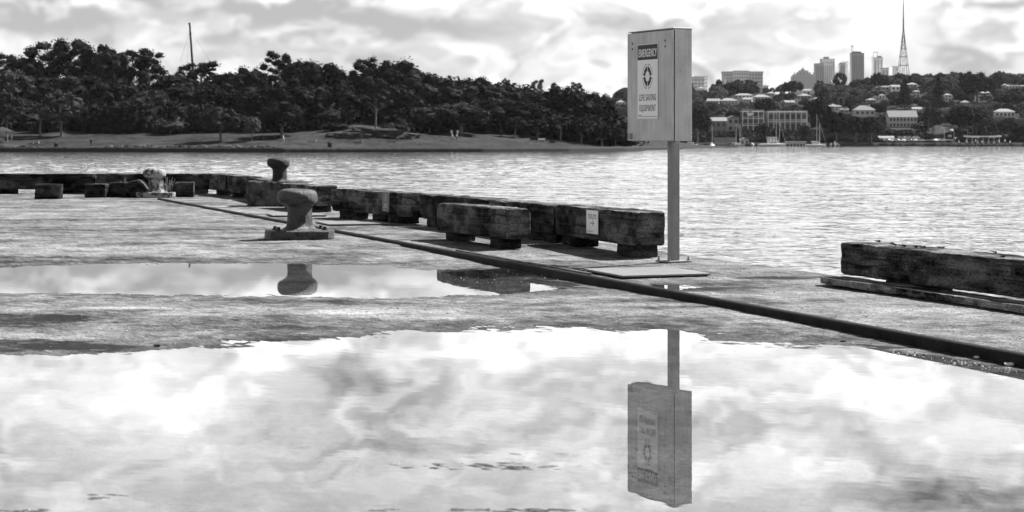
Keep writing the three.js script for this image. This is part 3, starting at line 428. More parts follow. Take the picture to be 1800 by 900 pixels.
{
  const r = seeded(123), list = [], geo = new THREE.DodecahedronGeometry(1, 0).scale(1, 0.6, 0.85);
  const add = (x, d, s, g) => list.push([x, deckHeight(x, d), d, s, g]);
  for (let i = 0; i < 1400; i++) { const d = 4.7 + 22 * r() * r(), x = (r() - 0.5) * 0.6 * d; if (x < deckEdge(d) - 0.1 && deckHeight(x, d) > 0.001) add(x, d, 0.002 + 0.004 * r() * r(), r() < 0.6 ? 0.07 : 0.6); }
  for (let i = 0; i < 150; i++) { const t = r(), [x, d] = G(lerp(1560, 1790, t), lerp(617, 655, t) + (r() - 0.6) * 9, 0); add(x, d, 0.002 + 0.007 * r() * r(), r() < 0.4 ? 0.1 : 0.6); }
  for (let i = 0; i < 160; i++) { const [x, d] = G(lerp(770, 1010, r()), lerp(474, 500, r()), 0); add(x, d, 0.002 + 0.004 * r() * r(), r() < 0.3 ? 0.1 : 0.5); }
  for (let i = 0; i < 120; i++) { const [x, d] = G(lerp(1080, 1330, r()), lerp(462, 500, r()), 0); add(x, d, 0.002 + 0.005 * r() * r(), r() < 0.7 ? 0.06 : 0.5); }
  const m = new THREE.InstancedMesh(geo, mat(1, 0.95), list.length), q = new THREE.Object3D(); m.name = numbered('loose_grit'); m.castShadow = true;
  list.forEach(([x, y, d, s, g], i) => { q.position.set(x, Math.max(y, -0.002) + s * 0.3, -d); q.rotation.set(r() * 6, r() * 6, r() * 6); q.scale.setScalar(s); q.updateMatrix(); m.setMatrixAt(i, q.matrix); m.setColorAt(i, new THREE.Color().setRGB(g, g, g)); });
  scene.add(m); tag(m, 'loose grit and shell chips scattered over the deck', 'grit', null, 'stuff');
  // single pieces one can point at
  const leaf = (px, py, s, g, label) => { const [x, d] = G(px, py, 0), h = new THREE.DodecahedronGeometry(s, 1), p = h.attributes.position; for (let i = 0; i < p.count; i++) { const k = 1 + 0.3 * n3(p.getX(i) * 60, p.getY(i) * 60, p.getZ(i) * 60 + px); p.setXYZ(i, p.getX(i) * k * 1.3, p.getY(i) * k * 0.4, p.getZ(i) * k); } h.computeVertexNormals(); const o = put('stone', h, mat(g, 0.9)); o.position.set(x, Math.max(0, deckHeight(x, d)) + s * 0.4, -d); tag(o, label, 'stone', 'stones and scraps on the deck'); };
  leaf(276, 610, 0.014, 0.03, 'dark scrap at the far rim of the large puddle, below the front bollard');
  leaf(1632, 532, 0.02, 0.6, 'pale shell lying against the plank'); leaf(1720, 631, 0.016, 0.7, 'pale stone in the water beside the rail, second from the picture edge'); leaf(1774, 643, 0.018, 0.75, 'pale stone in the water beside the rail nearest the picture edge'); leaf(1482, 602, 0.012, 0.04, 'dark pebble at the puddle rim before the rail');

}

// ---------------------------------------------------------------- trees
class Faces {
  constructor() { this.p = []; }
  tri(a, b, c) { this.p.push(...a, ...b, ...c); }
  geometry() { const g = new THREE.BufferGeometry(); g.setAttribute('position', new THREE.Float32BufferAttribute(this.p, 3)); g.computeVertexNormals(); return g; }
}
const ICO = [0, 1].map((k) => { const g = new THREE.IcosahedronGeometry(1, k), p = g.attributes.position, out = []; for (let i = 0; i < p.count; i++) out.push([p.getX(i), p.getY(i), p.getZ(i)]); return out; });
function clump(f, c, rx, ry, leaf, n, r, core = 1) {     // a mass of foliage: a ragged heart and single sprays standing out of it
  const s = r() * 50;
  if (core >= 0) { const pts = ICO[core].map(([x, y, z]) => { const k = 0.70 + 0.32 * n3(x * 1.9 + s, y * 1.9, z * 1.9); return [c[0] + x * rx * k, c[1] + y * ry * k, c[2] + z * rx * k]; }); for (let i = 0; i < pts.length; i += 3) f.tri(pts[i], pts[i + 1], pts[i + 2]); }
  for (let i = 0; i < n; i++) {
    const y = r() * 1.7 - 0.7, a = r() * 6.2832, h = Math.sqrt(Math.max(0, 1 - y * y)), k = 0.66 + 0.5 * r(), o = [c[0] + Math.cos(a) * h * rx * k, c[1] + y * ry * k, c[2] + Math.sin(a) * h * rx * k];
    const u = [r() - 0.5, (r() - 0.5) * 0.8, r() - 0.5], v = [r() - 0.5, r() - 0.5, r() - 0.5], l = leaf * (0.6 + 0.8 * r()), un = l / Math.hypot(...u), vn = l * 0.75 / Math.hypot(...v);
    const A = o.map((t, j) => t + u[j] * un), B = o.map((t, j) => t - u[j] * un), C = o.map((t, j) => t + v[j] * vn), D = o.map((t, j) => t - v[j] * vn); f.tri(A, C, B); f.tri(A, B, D);
  }
}
function limbs(list) { return join(list.map(([p, q, a, b]) => bar(p, q, a, b, 6))); }
// each kind is 1 m high; scaled to its place
const KIND = {
  fig(seed) { const r = seeded(seed), f = new Faces(), w = [[[0, 0, 0], [0.01, 0.3, 0], 0.035, 0.026]]; for (let i = 0; i < 42; i++) { const t = (i + 0.5) / 42, y = 1 - 1.75 * t, a = i * 2.4 + r(), h = Math.sqrt(Math.max(0.02, 1 - y * y)), k = 0.62 + 0.3 * r(), c = [Math.cos(a) * h * 0.46 * k, 0.56 + y * 0.33 * k + 0.05 * r(), Math.sin(a) * h * 0.46 * k], s = 0.085 + 0.065 * r(); clump(f, c, s, s * 1.05, 0.017, 110, r); if (i % 4 === 0) w.push([[0, 0.26, 0], c, 0.014, 0.006]); } return [f.geometry(), limbs(w)]; },
  gum(seed) { const r = seeded(seed), f = new Faces(), b = 0.05 * (r() - 0.5), w = [[[0, 0, 0], [b, 0.45, 0.01], 0.022, 0.015], [[b, 0.45, 0.01], [b * 2, 0.75, 0], 0.015, 0.008]]; for (let i = 0; i < 24; i++) { const y = 0.42 + 0.53 * (i / 23), a = i * 2.4 + r(), h = (0.12 + 0.2 * r()) * (1.15 - 0.5 * (i / 23)), c = [b + Math.cos(a) * h, y + 0.03 * r(), Math.sin(a) * h], s = 0.055 + 0.06 * r(); clump(f, c, s * 1.15, s * 0.85, 0.015, 100, r); w.push([[b * 1.2, y - 0.16, 0], c, 0.009, 0.004]); } return [f.geometry(), limbs(w)]; },
  round(seed) { const r = seeded(seed), f = new Faces(), w = [[[0, 0, 0], [0, 0.34, 0], 0.026, 0.018]]; for (let i = 0; i < 22; i++) { const t = (i + 0.5) / 22, y = 1 - 1.75 * t, a = i * 2.4 + r(), h = Math.sqrt(Math.max(0.02, 1 - y * y)), k = 0.66 + 0.3 * r(), c = [Math.cos(a) * h * 0.36 * k, 0.6 + y * 0.34 * k, Math.sin(a) * h * 0.36 * k], s = 0.09 + 0.07 * r(); clump(f, c, s, s, 0.016, 100, r); if (i % 5 === 0) w.push([[0, 0.3, 0], c, 0.01, 0.005]); } return [f.geometry(), limbs(w)]; },
  open(seed) { const r = seeded(seed), f = new Faces(), w = [[[0, 0, 0], [0.02, 0.4, 0], 0.018, 0.012]]; for (let i = 0; i < 15; i++) { const a = i * 2.4 + r(), h = 0.1 + 0.26 * r(), y = 0.5 + 0.44 * r() * (1 - h), c = [Math.cos(a) * h, y, Math.sin(a) * h], s = 0.06 + 0.05 * r(); clump(f, c, s * 1.1, s * 0.8, 0.015, 110, r, 0); w.push([[0.02, 0.38, 0], c, 0.008, 0.004]); } return [f.geometry(), limbs(w)]; },
  shrub(seed) { const r = seeded(seed), f = new Faces(); for (let i = 0; i < 12; i++) { const a = i * 2.4, h = 0.5 * Math.sqrt(r()), s = 0.22 + 0.16 * r(); clump(f, [Math.cos(a) * h, 0.15 + 0.5 * r() * (1 - h), Math.sin(a) * h], s, s * 0.85, 0.06, 50, r, 0); } return [f.geometry(), limbs([[[0, 0, 0], [0, 0.4, 0], 0.03, 0.02]])]; },
  pine(seed) { const r = seeded(seed), f = new Faces(), w = [[[0, 0, 0], [0, 0.98, 0], 0.014, 0.003]]; for (let i = 0; i < 17; i++) { const t = i / 16, y = 0.08 + 0.88 * t, R0 = 0.20 * (1 - t) * (0.85 + 0.3 * r()) + 0.018; for (let k = 0; k < 7; k++) { const a = k * 0.8976 + i * 0.5 + 0.4 * r(); for (const q of [0.45, 0.75, 1]) clump(f, [Math.cos(a) * R0 * q, y + 0.012 * q * q, Math.sin(a) * R0 * q], 0.042 * (1.2 - 0.5 * t), 0.02, 0.016, 14, r, 0); } } return [f.geometry(), limbs(w)]; },
  palm(seed) { const r = seeded(seed), f = new Faces(), w = [[[0, 0, 0], [0, 0.9, 0], 0.022, 0.015]]; for (let k = 0; k < 16; k++) { const a = k * 0.39 + 0.2 * r(), up = 0.10 * r(); let prev = [0, 0.9, 0]; for (let i = 1; i <= 5; i++) { const t = i / 5, q = [Math.cos(a) * 0.2 * t, 0.9 + up * Math.sin(t * 3.1) * 1.2 - 0.16 * t * t + 0.05 * t, Math.sin(a) * 0.2 * t], s = 0.022 * (1.1 - t * 0.7), e = [-Math.sin(a) * s, -0.008, Math.cos(a) * s], g = e.map((v, j) => (j === 1 ? v : -v)); f.tri(prev, q.map((v, j) => v + e[j]), q); f.tri(prev, q, q.map((v, j) => v + g[j])); prev = q; } } return [f.geometry(), limbs(w)]; },
};
const foliage = [0.020, 0.032, 0.052, 0.075].map((g) => mat(g, 0.9, 0, { specularIntensity: 0.05 })), bark = mat(0.13, 0.95), paleBark = mat(0.13, 0.9);
const models = {}; for (const [k, n] of [['fig', 3], ['gum', 3], ['round', 3], ['open', 2], ['shrub', 2], ['pine', 2], ['palm', 1]]) models[k] = Array.from({ length: n }, (_, i) => KIND[k](100 + i * 7 + k.length * 31));
const SPREAD = { fig: 1.0, gum: 0.62, round: 0.78, open: 0.72, shrub: 1.3, pine: 0.4, palm: 0.4 };
let treeCount = 0;
function tree(kind, px, d, top, widthPx, height, tone, label, group, name, pale) {
  const x = (px - 900) / F * d, y0 = height(x, d), h = (EYE - (top - HORIZON) * d / F - y0) * 1.04, w = widthPx / F * d / SPREAD[kind], i = treeCount++ % models[kind].length, [crown, wood] = models[kind][i];
  const o = thing(name ?? { fig: 'fig_tree', gum: 'gum_tree', round: 'broadleaf_tree', open: 'open_tree', shrub: 'shrub', pine: 'norfolk_pine', palm: 'palm_tree' }[kind], label, kind === 'shrub' ? 'shrub' : 'tree', [x, y0 - 0.1, -d], treeCount * 1.7, group);
  put('crown', crown, foliage[tone], o); put('trunk', wood, pale ? paleBark : bark, o); o.scale.set(w, h, w); return o;
}
// the wooded point: [kind, px, metres behind the shore, top y, width px, tone, label]
const wood = 'trees on the wooded point';
const pointTrees = [
  // back row, against the sky
  ['gum', 8, 120, 97, 62, 0, 'feathery tree against the sky at the far left edge'], ['round', 45, 118, 100, 80, 0, 'dense dark crown in the skyline left of the tallest gums'], ['gum', 88, 125, 77, 84, 0, 'tallest wispy gum tree on the left skyline'], ['gum', 122, 128, 74, 76, 0, 'wispy gum tree right beside the tallest one on the left skyline'], ['gum', 165, 120, 82, 80, 0, 'open-topped gum tree in the skyline above the lawn tree with a bare trunk'],
  ['round', 195, 112, 88, 78, 0, 'dense rounded crown right of the wispy gums on the skyline'], ['gum', 232, 122, 90, 64, 0, 'thin gum with separate tufts against the sky'], ['gum', 262, 118, 95, 70, 0, 'flat-topped gum ending the tall left group'], ['round', 305, 105, 128, 80, 0, 'low dark crown in the dip left of the leaning mast'], ['open', 325, 116, 118, 44, 0, 'loose tufted tree just left of the mast foot'], ['gum', 355, 116, 113, 74, 0, 'airy tree with see-through crown at the mast foot'],
  ['fig', 425, 100, 120, 110, 0, 'broad dome tree right of the mast on the skyline'], ['gum', 492, 118, 95, 60, 0, 'tall tuft-headed gum left of the twin domes'], ['round', 530, 108, 106, 80, 0, 'left one of the twin dark domes in the middle skyline'], ['round', 568, 104, 108, 84, 0, 'right one of the twin dark domes in the middle skyline'], ['open', 606, 116, 124, 50, 0, 'small ragged crown in the gap right of the twin domes'], ['open', 628, 118, 122, 44, 0, 'small ragged crown left of the great fig mound'],
  ['gum', 645, 108, 106, 50, 0, 'narrow tree with a spiky top beside the great fig mound'], ['fig', 692, 84, 106, 130, 0, 'great fig mound, highest in the middle of the point'], ['fig', 745, 80, 126, 130, 1, 'sloping shoulder of the great fig mound'], ['fig', 795, 74, 140, 110, 1, 'fig below the right shoulder of the great mound'], ['round', 838, 88, 138, 84, 1, 'crown standing up behind the right shoulder of the mound'], ['fig', 862, 84, 147, 84, 1, 'dark tree beyond the mound where the skyline drops'],
  ['fig', 905, 78, 153, 96, 0, 'dark crown in the low wood right of the mound'], ['fig', 1000, 56, 151, 110, 0, 'broad flat-topped tree highest in the right-hand wood'], ['fig', 955, 62, 160, 96, 0, 'dark crown left of the flat-topped tree'], ['fig', 1048, 46, 166, 86, 0, 'dark crown near the steel box, right of the flat-topped tree'],
  // middle row
  ['fig', 20, 86, 122, 110, 2, 'pale olive dome tree at the left edge'], ['round', 80, 92, 135, 90, 0, 'dark tree behind the lawn trees at the left'], ['round', 140, 90, 130, 100, 0, 'dark tree under the tall gums'], ['fig', 195, 84, 138, 110, 0, 'dark spreading tree under the skyline gap'], ['fig', 262, 66, 158, 100, 1, 'greyish dome tree behind the lawn left of the mast'], ['round', 318, 78, 150, 90, 0, 'dark tree filling the wood below the mast'], ['fig', 380, 80, 146, 100, 0, 'dark tree below the airy crown'], ['fig', 450, 74, 152, 110, 0, 'dark tree below the broad dome'], ['fig', 520, 58, 140, 120, 0, 'large drooping fig at the lawn edge in the middle'], ['round', 590, 76, 150, 84, 0, 'dark tree right of the drooping fig'],
  ['gum', 660, 46, 140, 50, 1, 'gum with a bare pale trunk in front of the great mound'], ['round', 628, 66, 164, 66, 0, 'dark tree left of the pale-trunked gum'], ['fig', 705, 60, 150, 90, 0, 'dark tree right of the pale-trunked gum'], ['fig', 810, 44, 180, 116, 1, 'low broad fig at the lawn edge below the mound'], ['round', 755, 48, 186, 86, 1, 'grey-topped rounded tree above the rock ledge'], ['fig', 880, 52, 170, 110, 0, 'dark tree on the lawn crest right of the low broad fig'], ['fig', 930, 46, 180, 90, 0, 'dark lawn-edge tree before the right-hand wood'],
  // front, on the lawn
  ['open', 70, 40, 168, 80, 1, 'grey-green lawn tree with drooping crown at the left'], ['round', 108, 38, 160, 84, 2, 'lawn tree with a stout bare trunk, lit on its left side'], ['round', 12, 46, 160, 60, 1, 'lawn tree with forked trunk at the left edge'], ['fig', 240, 52, 172, 90, 1, 'feathery lawn tree behind the round bush'], ['shrub', 300, 44, 194, 66, 2, 'big round bush on the lawn left of the dark oak-like tree'], ['fig', 388, 24, 187, 84, 1, 'dark spreading lawn tree on a short trunk near the water'], ['round', 443, 24, 203, 32, 3, 'small pale lollipop tree on the lawn'], ['fig', 495, 36, 178, 90, 0, 'low dark tree at the lawn edge behind the lollipop tree'], ['shrub', 590, 40, 208, 50, 0, 'dark bush left of the rock ledge'], ['shrub', 700, 36, 205, 60, 1, 'dark bush hanging over the rock ledge'],
  ['open', 985, 30, 196, 60, 0, 'gum with slim pale trunk in front of the right-hand wood', 1], ['round', 1022, 24, 205, 44, 0, 'small dark tree on the right-hand lawn'], ['fig', 1058, 16, 214, 44, 0, 'leaning dark tree near the lawn tip'], ['round', 1082, 14, 222, 34, 0, 'small tree at the lawn tip beside the steel box'], ['round', 905, 34, 205, 44, 0, 'slim tree with pale trunks on the lawn crest', 1], ['round', 945, 34, 208, 46, 0, 'dark low tree between the pale trunks of the right-hand lawn'],
];
for (const [kind, px, s, top, w, tone, label, pale] of pointTrees) tree(kind, px, shoreAt(px) + s, top, w, pointHeight, tone, label, wood, null, pale || /pale/.test(label));
function scatter(name, label, kinds, spots, tones) {     // a mass nobody could count
  const lists = kinds.map(() => []); spots.forEach((s, i) => lists[i % kinds.length].push(s)); const q = new THREE.Object3D(), r = seeded(name.length * 7);
  kinds.forEach((k, i) => { const m = new THREE.InstancedMesh(k, mat(1, 0.9, 0, { specularIntensity: 0.05 }), lists[i].length); m.name = numbered(name); m.castShadow = m.receiveShadow = true; lists[i].forEach(([x, y, z, w, h], n) => { q.position.set(x, y, z); q.rotation.y = r() * 6.28; q.scale.set(w, h, w); q.updateMatrix(); m.setMatrixAt(n, q.matrix); const g = tones[0] + (tones[1] - tones[0]) * r() ** 1.5; m.setColorAt(n, new THREE.Color().setRGB(g, g, g)); }); scene.add(m); tag(m, label, 'undergrowth', null, 'stuff'); });
}
{
  const spots = [], r = seeded(31);
  for (let i = 0; i < 520; i++) { const px = r() * 1110 - 20, s = 50 + 90 * r(), d = shoreAt(px) + s * clamp((1230 - px) / 330, 0.3, 1), x = (px - 900) / F * d, h = 4 + 7 * r(); spots.push([x, pointHeight(x, d) - 0.3, -d, h * 1.1, h]); }
  scatter('undergrowth', 'dark undergrowth filling the wood on the point', models.shrub.map((m) => m[0]), spots, [0.012, 0.03]);
}

// ---------------------------------------------------------------- along the near shore of the point
{
  // sea wall, its stones run together at this distance
  const pts = []; for (let px = -120; px <= 1200; px += 4) { const d = shoreAt(px) - 1.2; pts.push([(px - 900) / F * d, d]); }
  const pos = [], idx = []; pts.forEach(([x, d], i) => { const j = 0.18 * n2(i * 0.7, 2), t = SEA + 1.12 + 0.1 * n2(i * 0.35, 7); pos.push(x, SEA - 1, -d + 0.5 + j, x, SEA + 0.5, -d + 0.35 + j * 0.6, x, t, -d + 0.1, x, t, -d - 4.5); if (i) for (let k = 0; k < 3; k++) { const a = (i - 1) * 4 + k, b = i * 4 + k; idx.push(a, b, a + 1, b, b + 1, a + 1); } });
  const g = new THREE.BufferGeometry(); g.setAttribute('position', new THREE.Float32BufferAttribute(pos, 3)); g.setIndex(idx); g.computeVertexNormals(); tag(put('sea_wall', g, mat(0.035, 0.9)), 'dark low sea wall edging the grassy point', 'wall');
  const spots = [], r = seeded(8); for (let i = 0; i < 260; i++) { const px = r() < 0.3 ? r() * 70 : 190 + r() * 290, d = shoreAt(px) + 0.3 + r() * 4, x = (px - 900) / F * d, s = 0.3 + 0.7 * r(); spots.push([x, Math.max(SEA, pointHeight(x, d)) + 0.1, -d, s * 1.3, s]); }
  scatter('shore_rocks', 'dark boulders heaped along the foot of the sea wall', [new THREE.DodecahedronGeometry(0.8, 0), new THREE.DodecahedronGeometry(0.7, 1)], spots, [0.03, 0.10]);
}
function ledge(px, py, w, h, label, g, seed) { const d = hit(pointHeight, px, py, 405, 640), x = (px - 900) / F * d, q = new THREE.IcosahedronGeometry(1, 4), p = q.attributes.position; for (let i = 0; i < p.count; i++) { const X = p.getX(i), Y = p.getY(i), Z = p.getZ(i), k = 1 + 0.25 * n3(X * 2 + seed, Y * 4, Z * 2) + 0.1 * n3(X * 7, Y * 14, Z * 7 + seed); p.setXYZ(i, X * k, Math.sign(Y) * Math.pow(Math.abs(Y), 0.6) * k, Z * k); } q.computeVertexNormals(); const o = put('rock_ledge', q, mat(g, 0.95)); o.position.set(x, pointHeight(x, d) + h * 0.3, -d - 3); o.scale.set(w, h, 3.5); tag(o, label, 'rock', 'sandstone ledges at the lawn edge'); }
ledge(610, 243, 5.5, 1.0, 'left end of the sandstone ledge at the lawn edge', 0.05, 1); ledge(655, 240, 7, 1.6, 'main dark sandstone ledge at the lawn edge under the bushes', 0.045, 4); ledge(700, 243, 5, 1.0, 'right end of the sandstone ledge at the lawn edge', 0.055, 7);

// ---------------------------------------------------------------- people: one continuous body from joined capsules
function bodyGeometry(bones) {
  const n = 44, mc = new MarchingCubes(n, new THREE.MeshBasicMaterial(), false, false, 20000); mc.isolation = 0; const half = n / 2; let i = 0;
  for (let z = 0; z < n; z++) for (let y = 0; y < n; y++) for (let x = 0; x < n; x++) { const p = [(x - half) / half, (y - half) / half + 0.9, (z - half) / half]; let s = 9; for (const [a, b, ra, rb] of bones) { const ba = b.map((v, k) => v - a[k]), pa = p.map((v, k) => v - a[k]), t = clamp((pa[0] * ba[0] + pa[1] * ba[1] + pa[2] * ba[2]) / (ba[0] ** 2 + ba[1] ** 2 + ba[2] ** 2), 0, 1), q = Math.hypot(pa[0] - ba[0] * t, pa[1] - ba[1] * t, pa[2] - ba[2] * t) - lerp(ra, rb, t), k = 0.05, h = clamp(0.5 + 0.5 * (s - q) / k, 0, 1); s = lerp(s, q, h) - k * h * (1 - h); } mc.field[i++] = -s; }
  mc.update(); const c = mc.count, g = new THREE.BufferGeometry(), pos = new Float32Array(mc.positionArray.slice(0, c * 3)), nor = new Float32Array(mc.normalArray.slice(0, c * 3)); for (let k = 0; k < c; k++) pos[k * 3 + 1] += 0.9; g.setAttribute('position', new THREE.BufferAttribute(pos, 3)); g.setAttribute('normal', new THREE.BufferAttribute(nor, 3)); return g;
}
const standing = (st) => [[[0, 0.95, 0], [0, 1.4, 0], 0.14, 0.15], [[0, 1.4, 0], [0, 1.52, 0], 0.06, 0.055], [[0, 1.6, 0], [0, 1.64, 0.01], 0.095, 0.09], ...[-1, 1].flatMap((s) => [[[s * 0.17, 1.4, 0], [s * 0.24, 1.12, 0.02], 0.05, 0.04], [[s * 0.24, 1.12, 0.02], [s * 0.22, 0.86, 0.1], 0.04, 0.03], [[s * 0.22, 0.86, 0.1], [s * 0.21, 0.76, 0.13], 0.034, 0.022], [[s * 0.09, 0.92, 0], [s * 0.1, 0.5, s * st], 0.085, 0.06], [[s * 0.1, 0.5, s * st], [s * 0.1, 0.1, s * st * 1.6], 0.058, 0.04], [[s * 0.1, 0.06, s * st * 1.6], [s * 0.1, 0.05, s * st * 1.6 + 0.16], 0.045, 0.035]])];
const bodyA = bodyGeometry(standing(0.03)), bodyB = bodyGeometry(standing(0.14));
function person(px, py, geo, turn, shirt, legs, label) {
  const d = hit(pointHeight, px, py, 405, 640), x = (px - 900) / F * d, g = geo.clone(), p = g.attributes.position, c = new Float32Array(p.count * 3); for (let i = 0; i < p.count; i++) { const y = p.getY(i), X = Math.abs(p.getX(i)), v = y > 1.5 ? 0.3 : y > 0.93 || (X > 0.17 && y > 0.85) ? shirt : X > 0.17 && y > 0.7 ? 0.3 : legs; c.fill(v, i * 3, i * 3 + 3); } g.setAttribute('color', new THREE.BufferAttribute(c, 3));
  const o = put('person', g, mat(1, 0.9, 0, { vertexColors: true })); o.position.set(x, pointHeight(x, d) - 0.02, -d); o.rotation.y = turn; tag(o, label, 'person');
}
person(160, 256, bodyA, 0.4, 0.03, 0.03, 'person in dark clothes standing on the left-hand lawn'); person(498, 250, bodyB, 1.2, 0.6, 0.45, 'person in pale clothes walking on the lawn above the sea wall'); person(803, 246.5, bodyA, -0.3, 0.7, 0.05, 'person in a white top standing under the right one of two white signs'); person(795, 247, bodyB, 0.8, 0.55, 0.08, 'person in a pale top walking under the left one of two white signs'); person(882, 241, bodyA, 0, 0.05, 0.05, 'person in dark clothes on the lawn crest before the dark trees');
function park(name, px, py, parts, label, category, turn = 0) { const d = hit(pointHeight, px, py, 405, 640), x = (px - 900) / F * d, o = thing(name, label, category, [x, pointHeight(x, d) - 0.02, -d], turn); for (const [n, g, m] of parts) put(n, g, m, o); }
const white = mat(0.6, 0.6), mid = mat(0.3, 0.8), dark = mat(0.04, 0.8), glassDark = mat(0.05, 0.2);
for (const [px, l] of [[794, 'left one of two white signs on posts at the lawn edge'], [804.5, 'right one of two white signs on posts at the lawn edge']]) park('park_sign', px, 244, [['sign_board', bx(0.5, 0.8, 0.05, 0, 1.7, 0), white], ['post', bx(0.08, 1.9, 0.06, 0, 0.95, -0.06), mid]], l, 'sign');
const bench = (c) => [['seat', bx(1.8, 0.06, 0.5, 0, 0.48, 0), c], ['backrest', bx(1.8, 0.4, 0.06, 0, 0.78, -0.26), c], ['leg', bx(0.08, 0.46, 0.4, -0.75, 0.22, 0), c], ['leg', bx(0.08, 0.46, 0.4, 0.75, 0.22, 0), c]];
park('park_bench', 952, 250, bench(white), 'white park bench on the right-hand lawn', 'bench'); park('park_bench', 926, 250, bench(mid), 'grey park bench left of the white one on the right-hand lawn', 'bench', 0.3);
const table = (c) => [['table_top', bx(2, 0.07, 0.8, 0, 0.75, 0), c], ['leg', bx(0.1, 0.72, 0.7, -0.7, 0.36, 0), c], ['leg', bx(0.1, 0.72, 0.7, 0.7, 0.36, 0), c], ['bench_plank', bx(2, 0.06, 0.3, 0, 0.45, 0.7), c], ['bench_plank', bx(2, 0.06, 0.3, 0, 0.45, -0.7), c]];
park('picnic_table', 453, 246, table(dark), 'dark picnic table by the small lollipop tree', 'picnic table'); park('picnic_table', 550, 249, table(mid), 'picnic table on the lawn below the drooping fig', 'picnic table'); park('picnic_table', 689, 250.5, table(mid), 'picnic table on the lawn in front of the rock ledge', 'picnic table', 0.5); park('picnic_table', 63, 252, table(mid), 'picnic table among the left-hand lawn trees', 'picnic table'); park('picnic_table', 632, 251, table(mid), 'picnic table left of the one before the rock ledge', 'picnic table');
park('litter_bin', 580, 263.5, [['bin_body', new THREE.CylinderGeometry(0.55, 0.5, 1.3, 12).translate(0, 0.65, 0), dark], ['lid', new THREE.CylinderGeometry(0.3, 0.6, 0.3, 12).translate(0, 1.44, 0), dark]], 'dark domed bin standing on the sea wall', 'bin'); park('litter_bin', 99, 259, [['bin_body', new THREE.CylinderGeometry(0.55, 0.5, 0.9, 12).translate(0, 0.45, 0), dark], ['lid', new THREE.CylinderGeometry(0.35, 0.6, 0.2, 12).translate(0, 1, 0), dark]], 'dark squat bin at the left end of the sea wall', 'bin');
park('picnic_shelter', 4, 249, [['roof', new THREE.ConeGeometry(3.4, 1.2, 4).rotateY(Math.PI / 4).translate(0, 3.1, 0), dark], ...[[-1.8, -1.8], [1.8, -1.8], [-1.8, 1.8], [1.8, 1.8]].map(([a, b]) => ['post', bx(0.15, 2.6, 0.15, a, 1.3, b), mid]), ['panel', bx(1.6, 0.9, 0.1, 0, 0.5, 1.6), mid]], 'dark-roofed picnic shelter at the left edge of the lawn', 'shelter');
park('parked_car', 1132, 252, [['body', join([rb(4.2, 0.75, 1.7, 0.2, 0, 0.7, 0), rb(2.2, 0.6, 1.5, 0.2, -0.2, 1.3, 0)]), white], ['window', bx(1.7, 0.38, 1.53, -0.2, 1.32, 0), glassDark], ...[[-1.3, 0.75], [1.3, 0.75], [-1.3, -0.75], [1.3, -0.75]].map(([a, b]) => ['wheel', new THREE.CylinderGeometry(0.32, 0.32, 0.2, 12).rotateX(Math.PI / 2).translate(a, 0.32, b), dark])], 'white car parked beyond the lawn tip, below the steel box', 'car');
{ // the tall leaning mast behind the trees
  const d = 540, base = P(343, 150, d), top = P(333.5, 43, d), y0 = pointHeight(base[0], d), o = thing('leaning_mast', 'tall thin leaning mast with stays rising behind the trees', 'mast', [base[0], y0, base[2]]), dx = top[0] - base[0], h = top[1] - y0;
  put('spar', bar([0, 0, 0], [dx, h, 0], 0.42, 0.26, 10), dark, o); put('mast_cap', bar([dx - 0.1, h, 0], [dx - 0.12, h + 0.5, 0], 0.34, 0.3, 8), dark, o); for (const e of [[-4.4, 12], [4.6, 12], [-2.6, 10]]) put('stay', bar([dx, h * 0.93, 0], [e[0], e[1], 0], 0.03, 0.03, 5), mid, o);
}

// ---------------------------------------------------------------- houses, boats and streets across the bay
const kept = [];      // what must stay clear of scattered trees: x0, x1, y0, y1 in the picture and the distance
const pane = mat(0.06, 0.25), wallWhite = mat(0.78, 0.85), wallCream = mat(0.45, 0.85), wallGrey = mat(0.3, 0.85), wallDark = mat(0.14, 0.9), roofPale = mat(0.28, 0.8), roofMid = mat(0.26, 0.85), roofDark = mat(0.13, 0.85), brickWall = mat(0.2, 0.9);
function prism(w, h, d, over = 0.4, hip = 0) { const W = w / 2 + over, D = d / 2 + over, r = hip ? Math.max(0.05, W - D * hip) : W, f = new Faces(), A = [-W, 0, D], B = [W, 0, D], C = [W, 0, -D], E = [-W, 0, -D], S = [-r, h, 0], T = [r, h, 0]; f.tri(A, B, T); f.tri(A, T, S); f.tri(C, E, S); f.tri(C, S, T); f.tri(B, C, T); f.tri(E, A, S); f.tri(A, E, C); f.tri(A, C, B); return f.geometry(); }
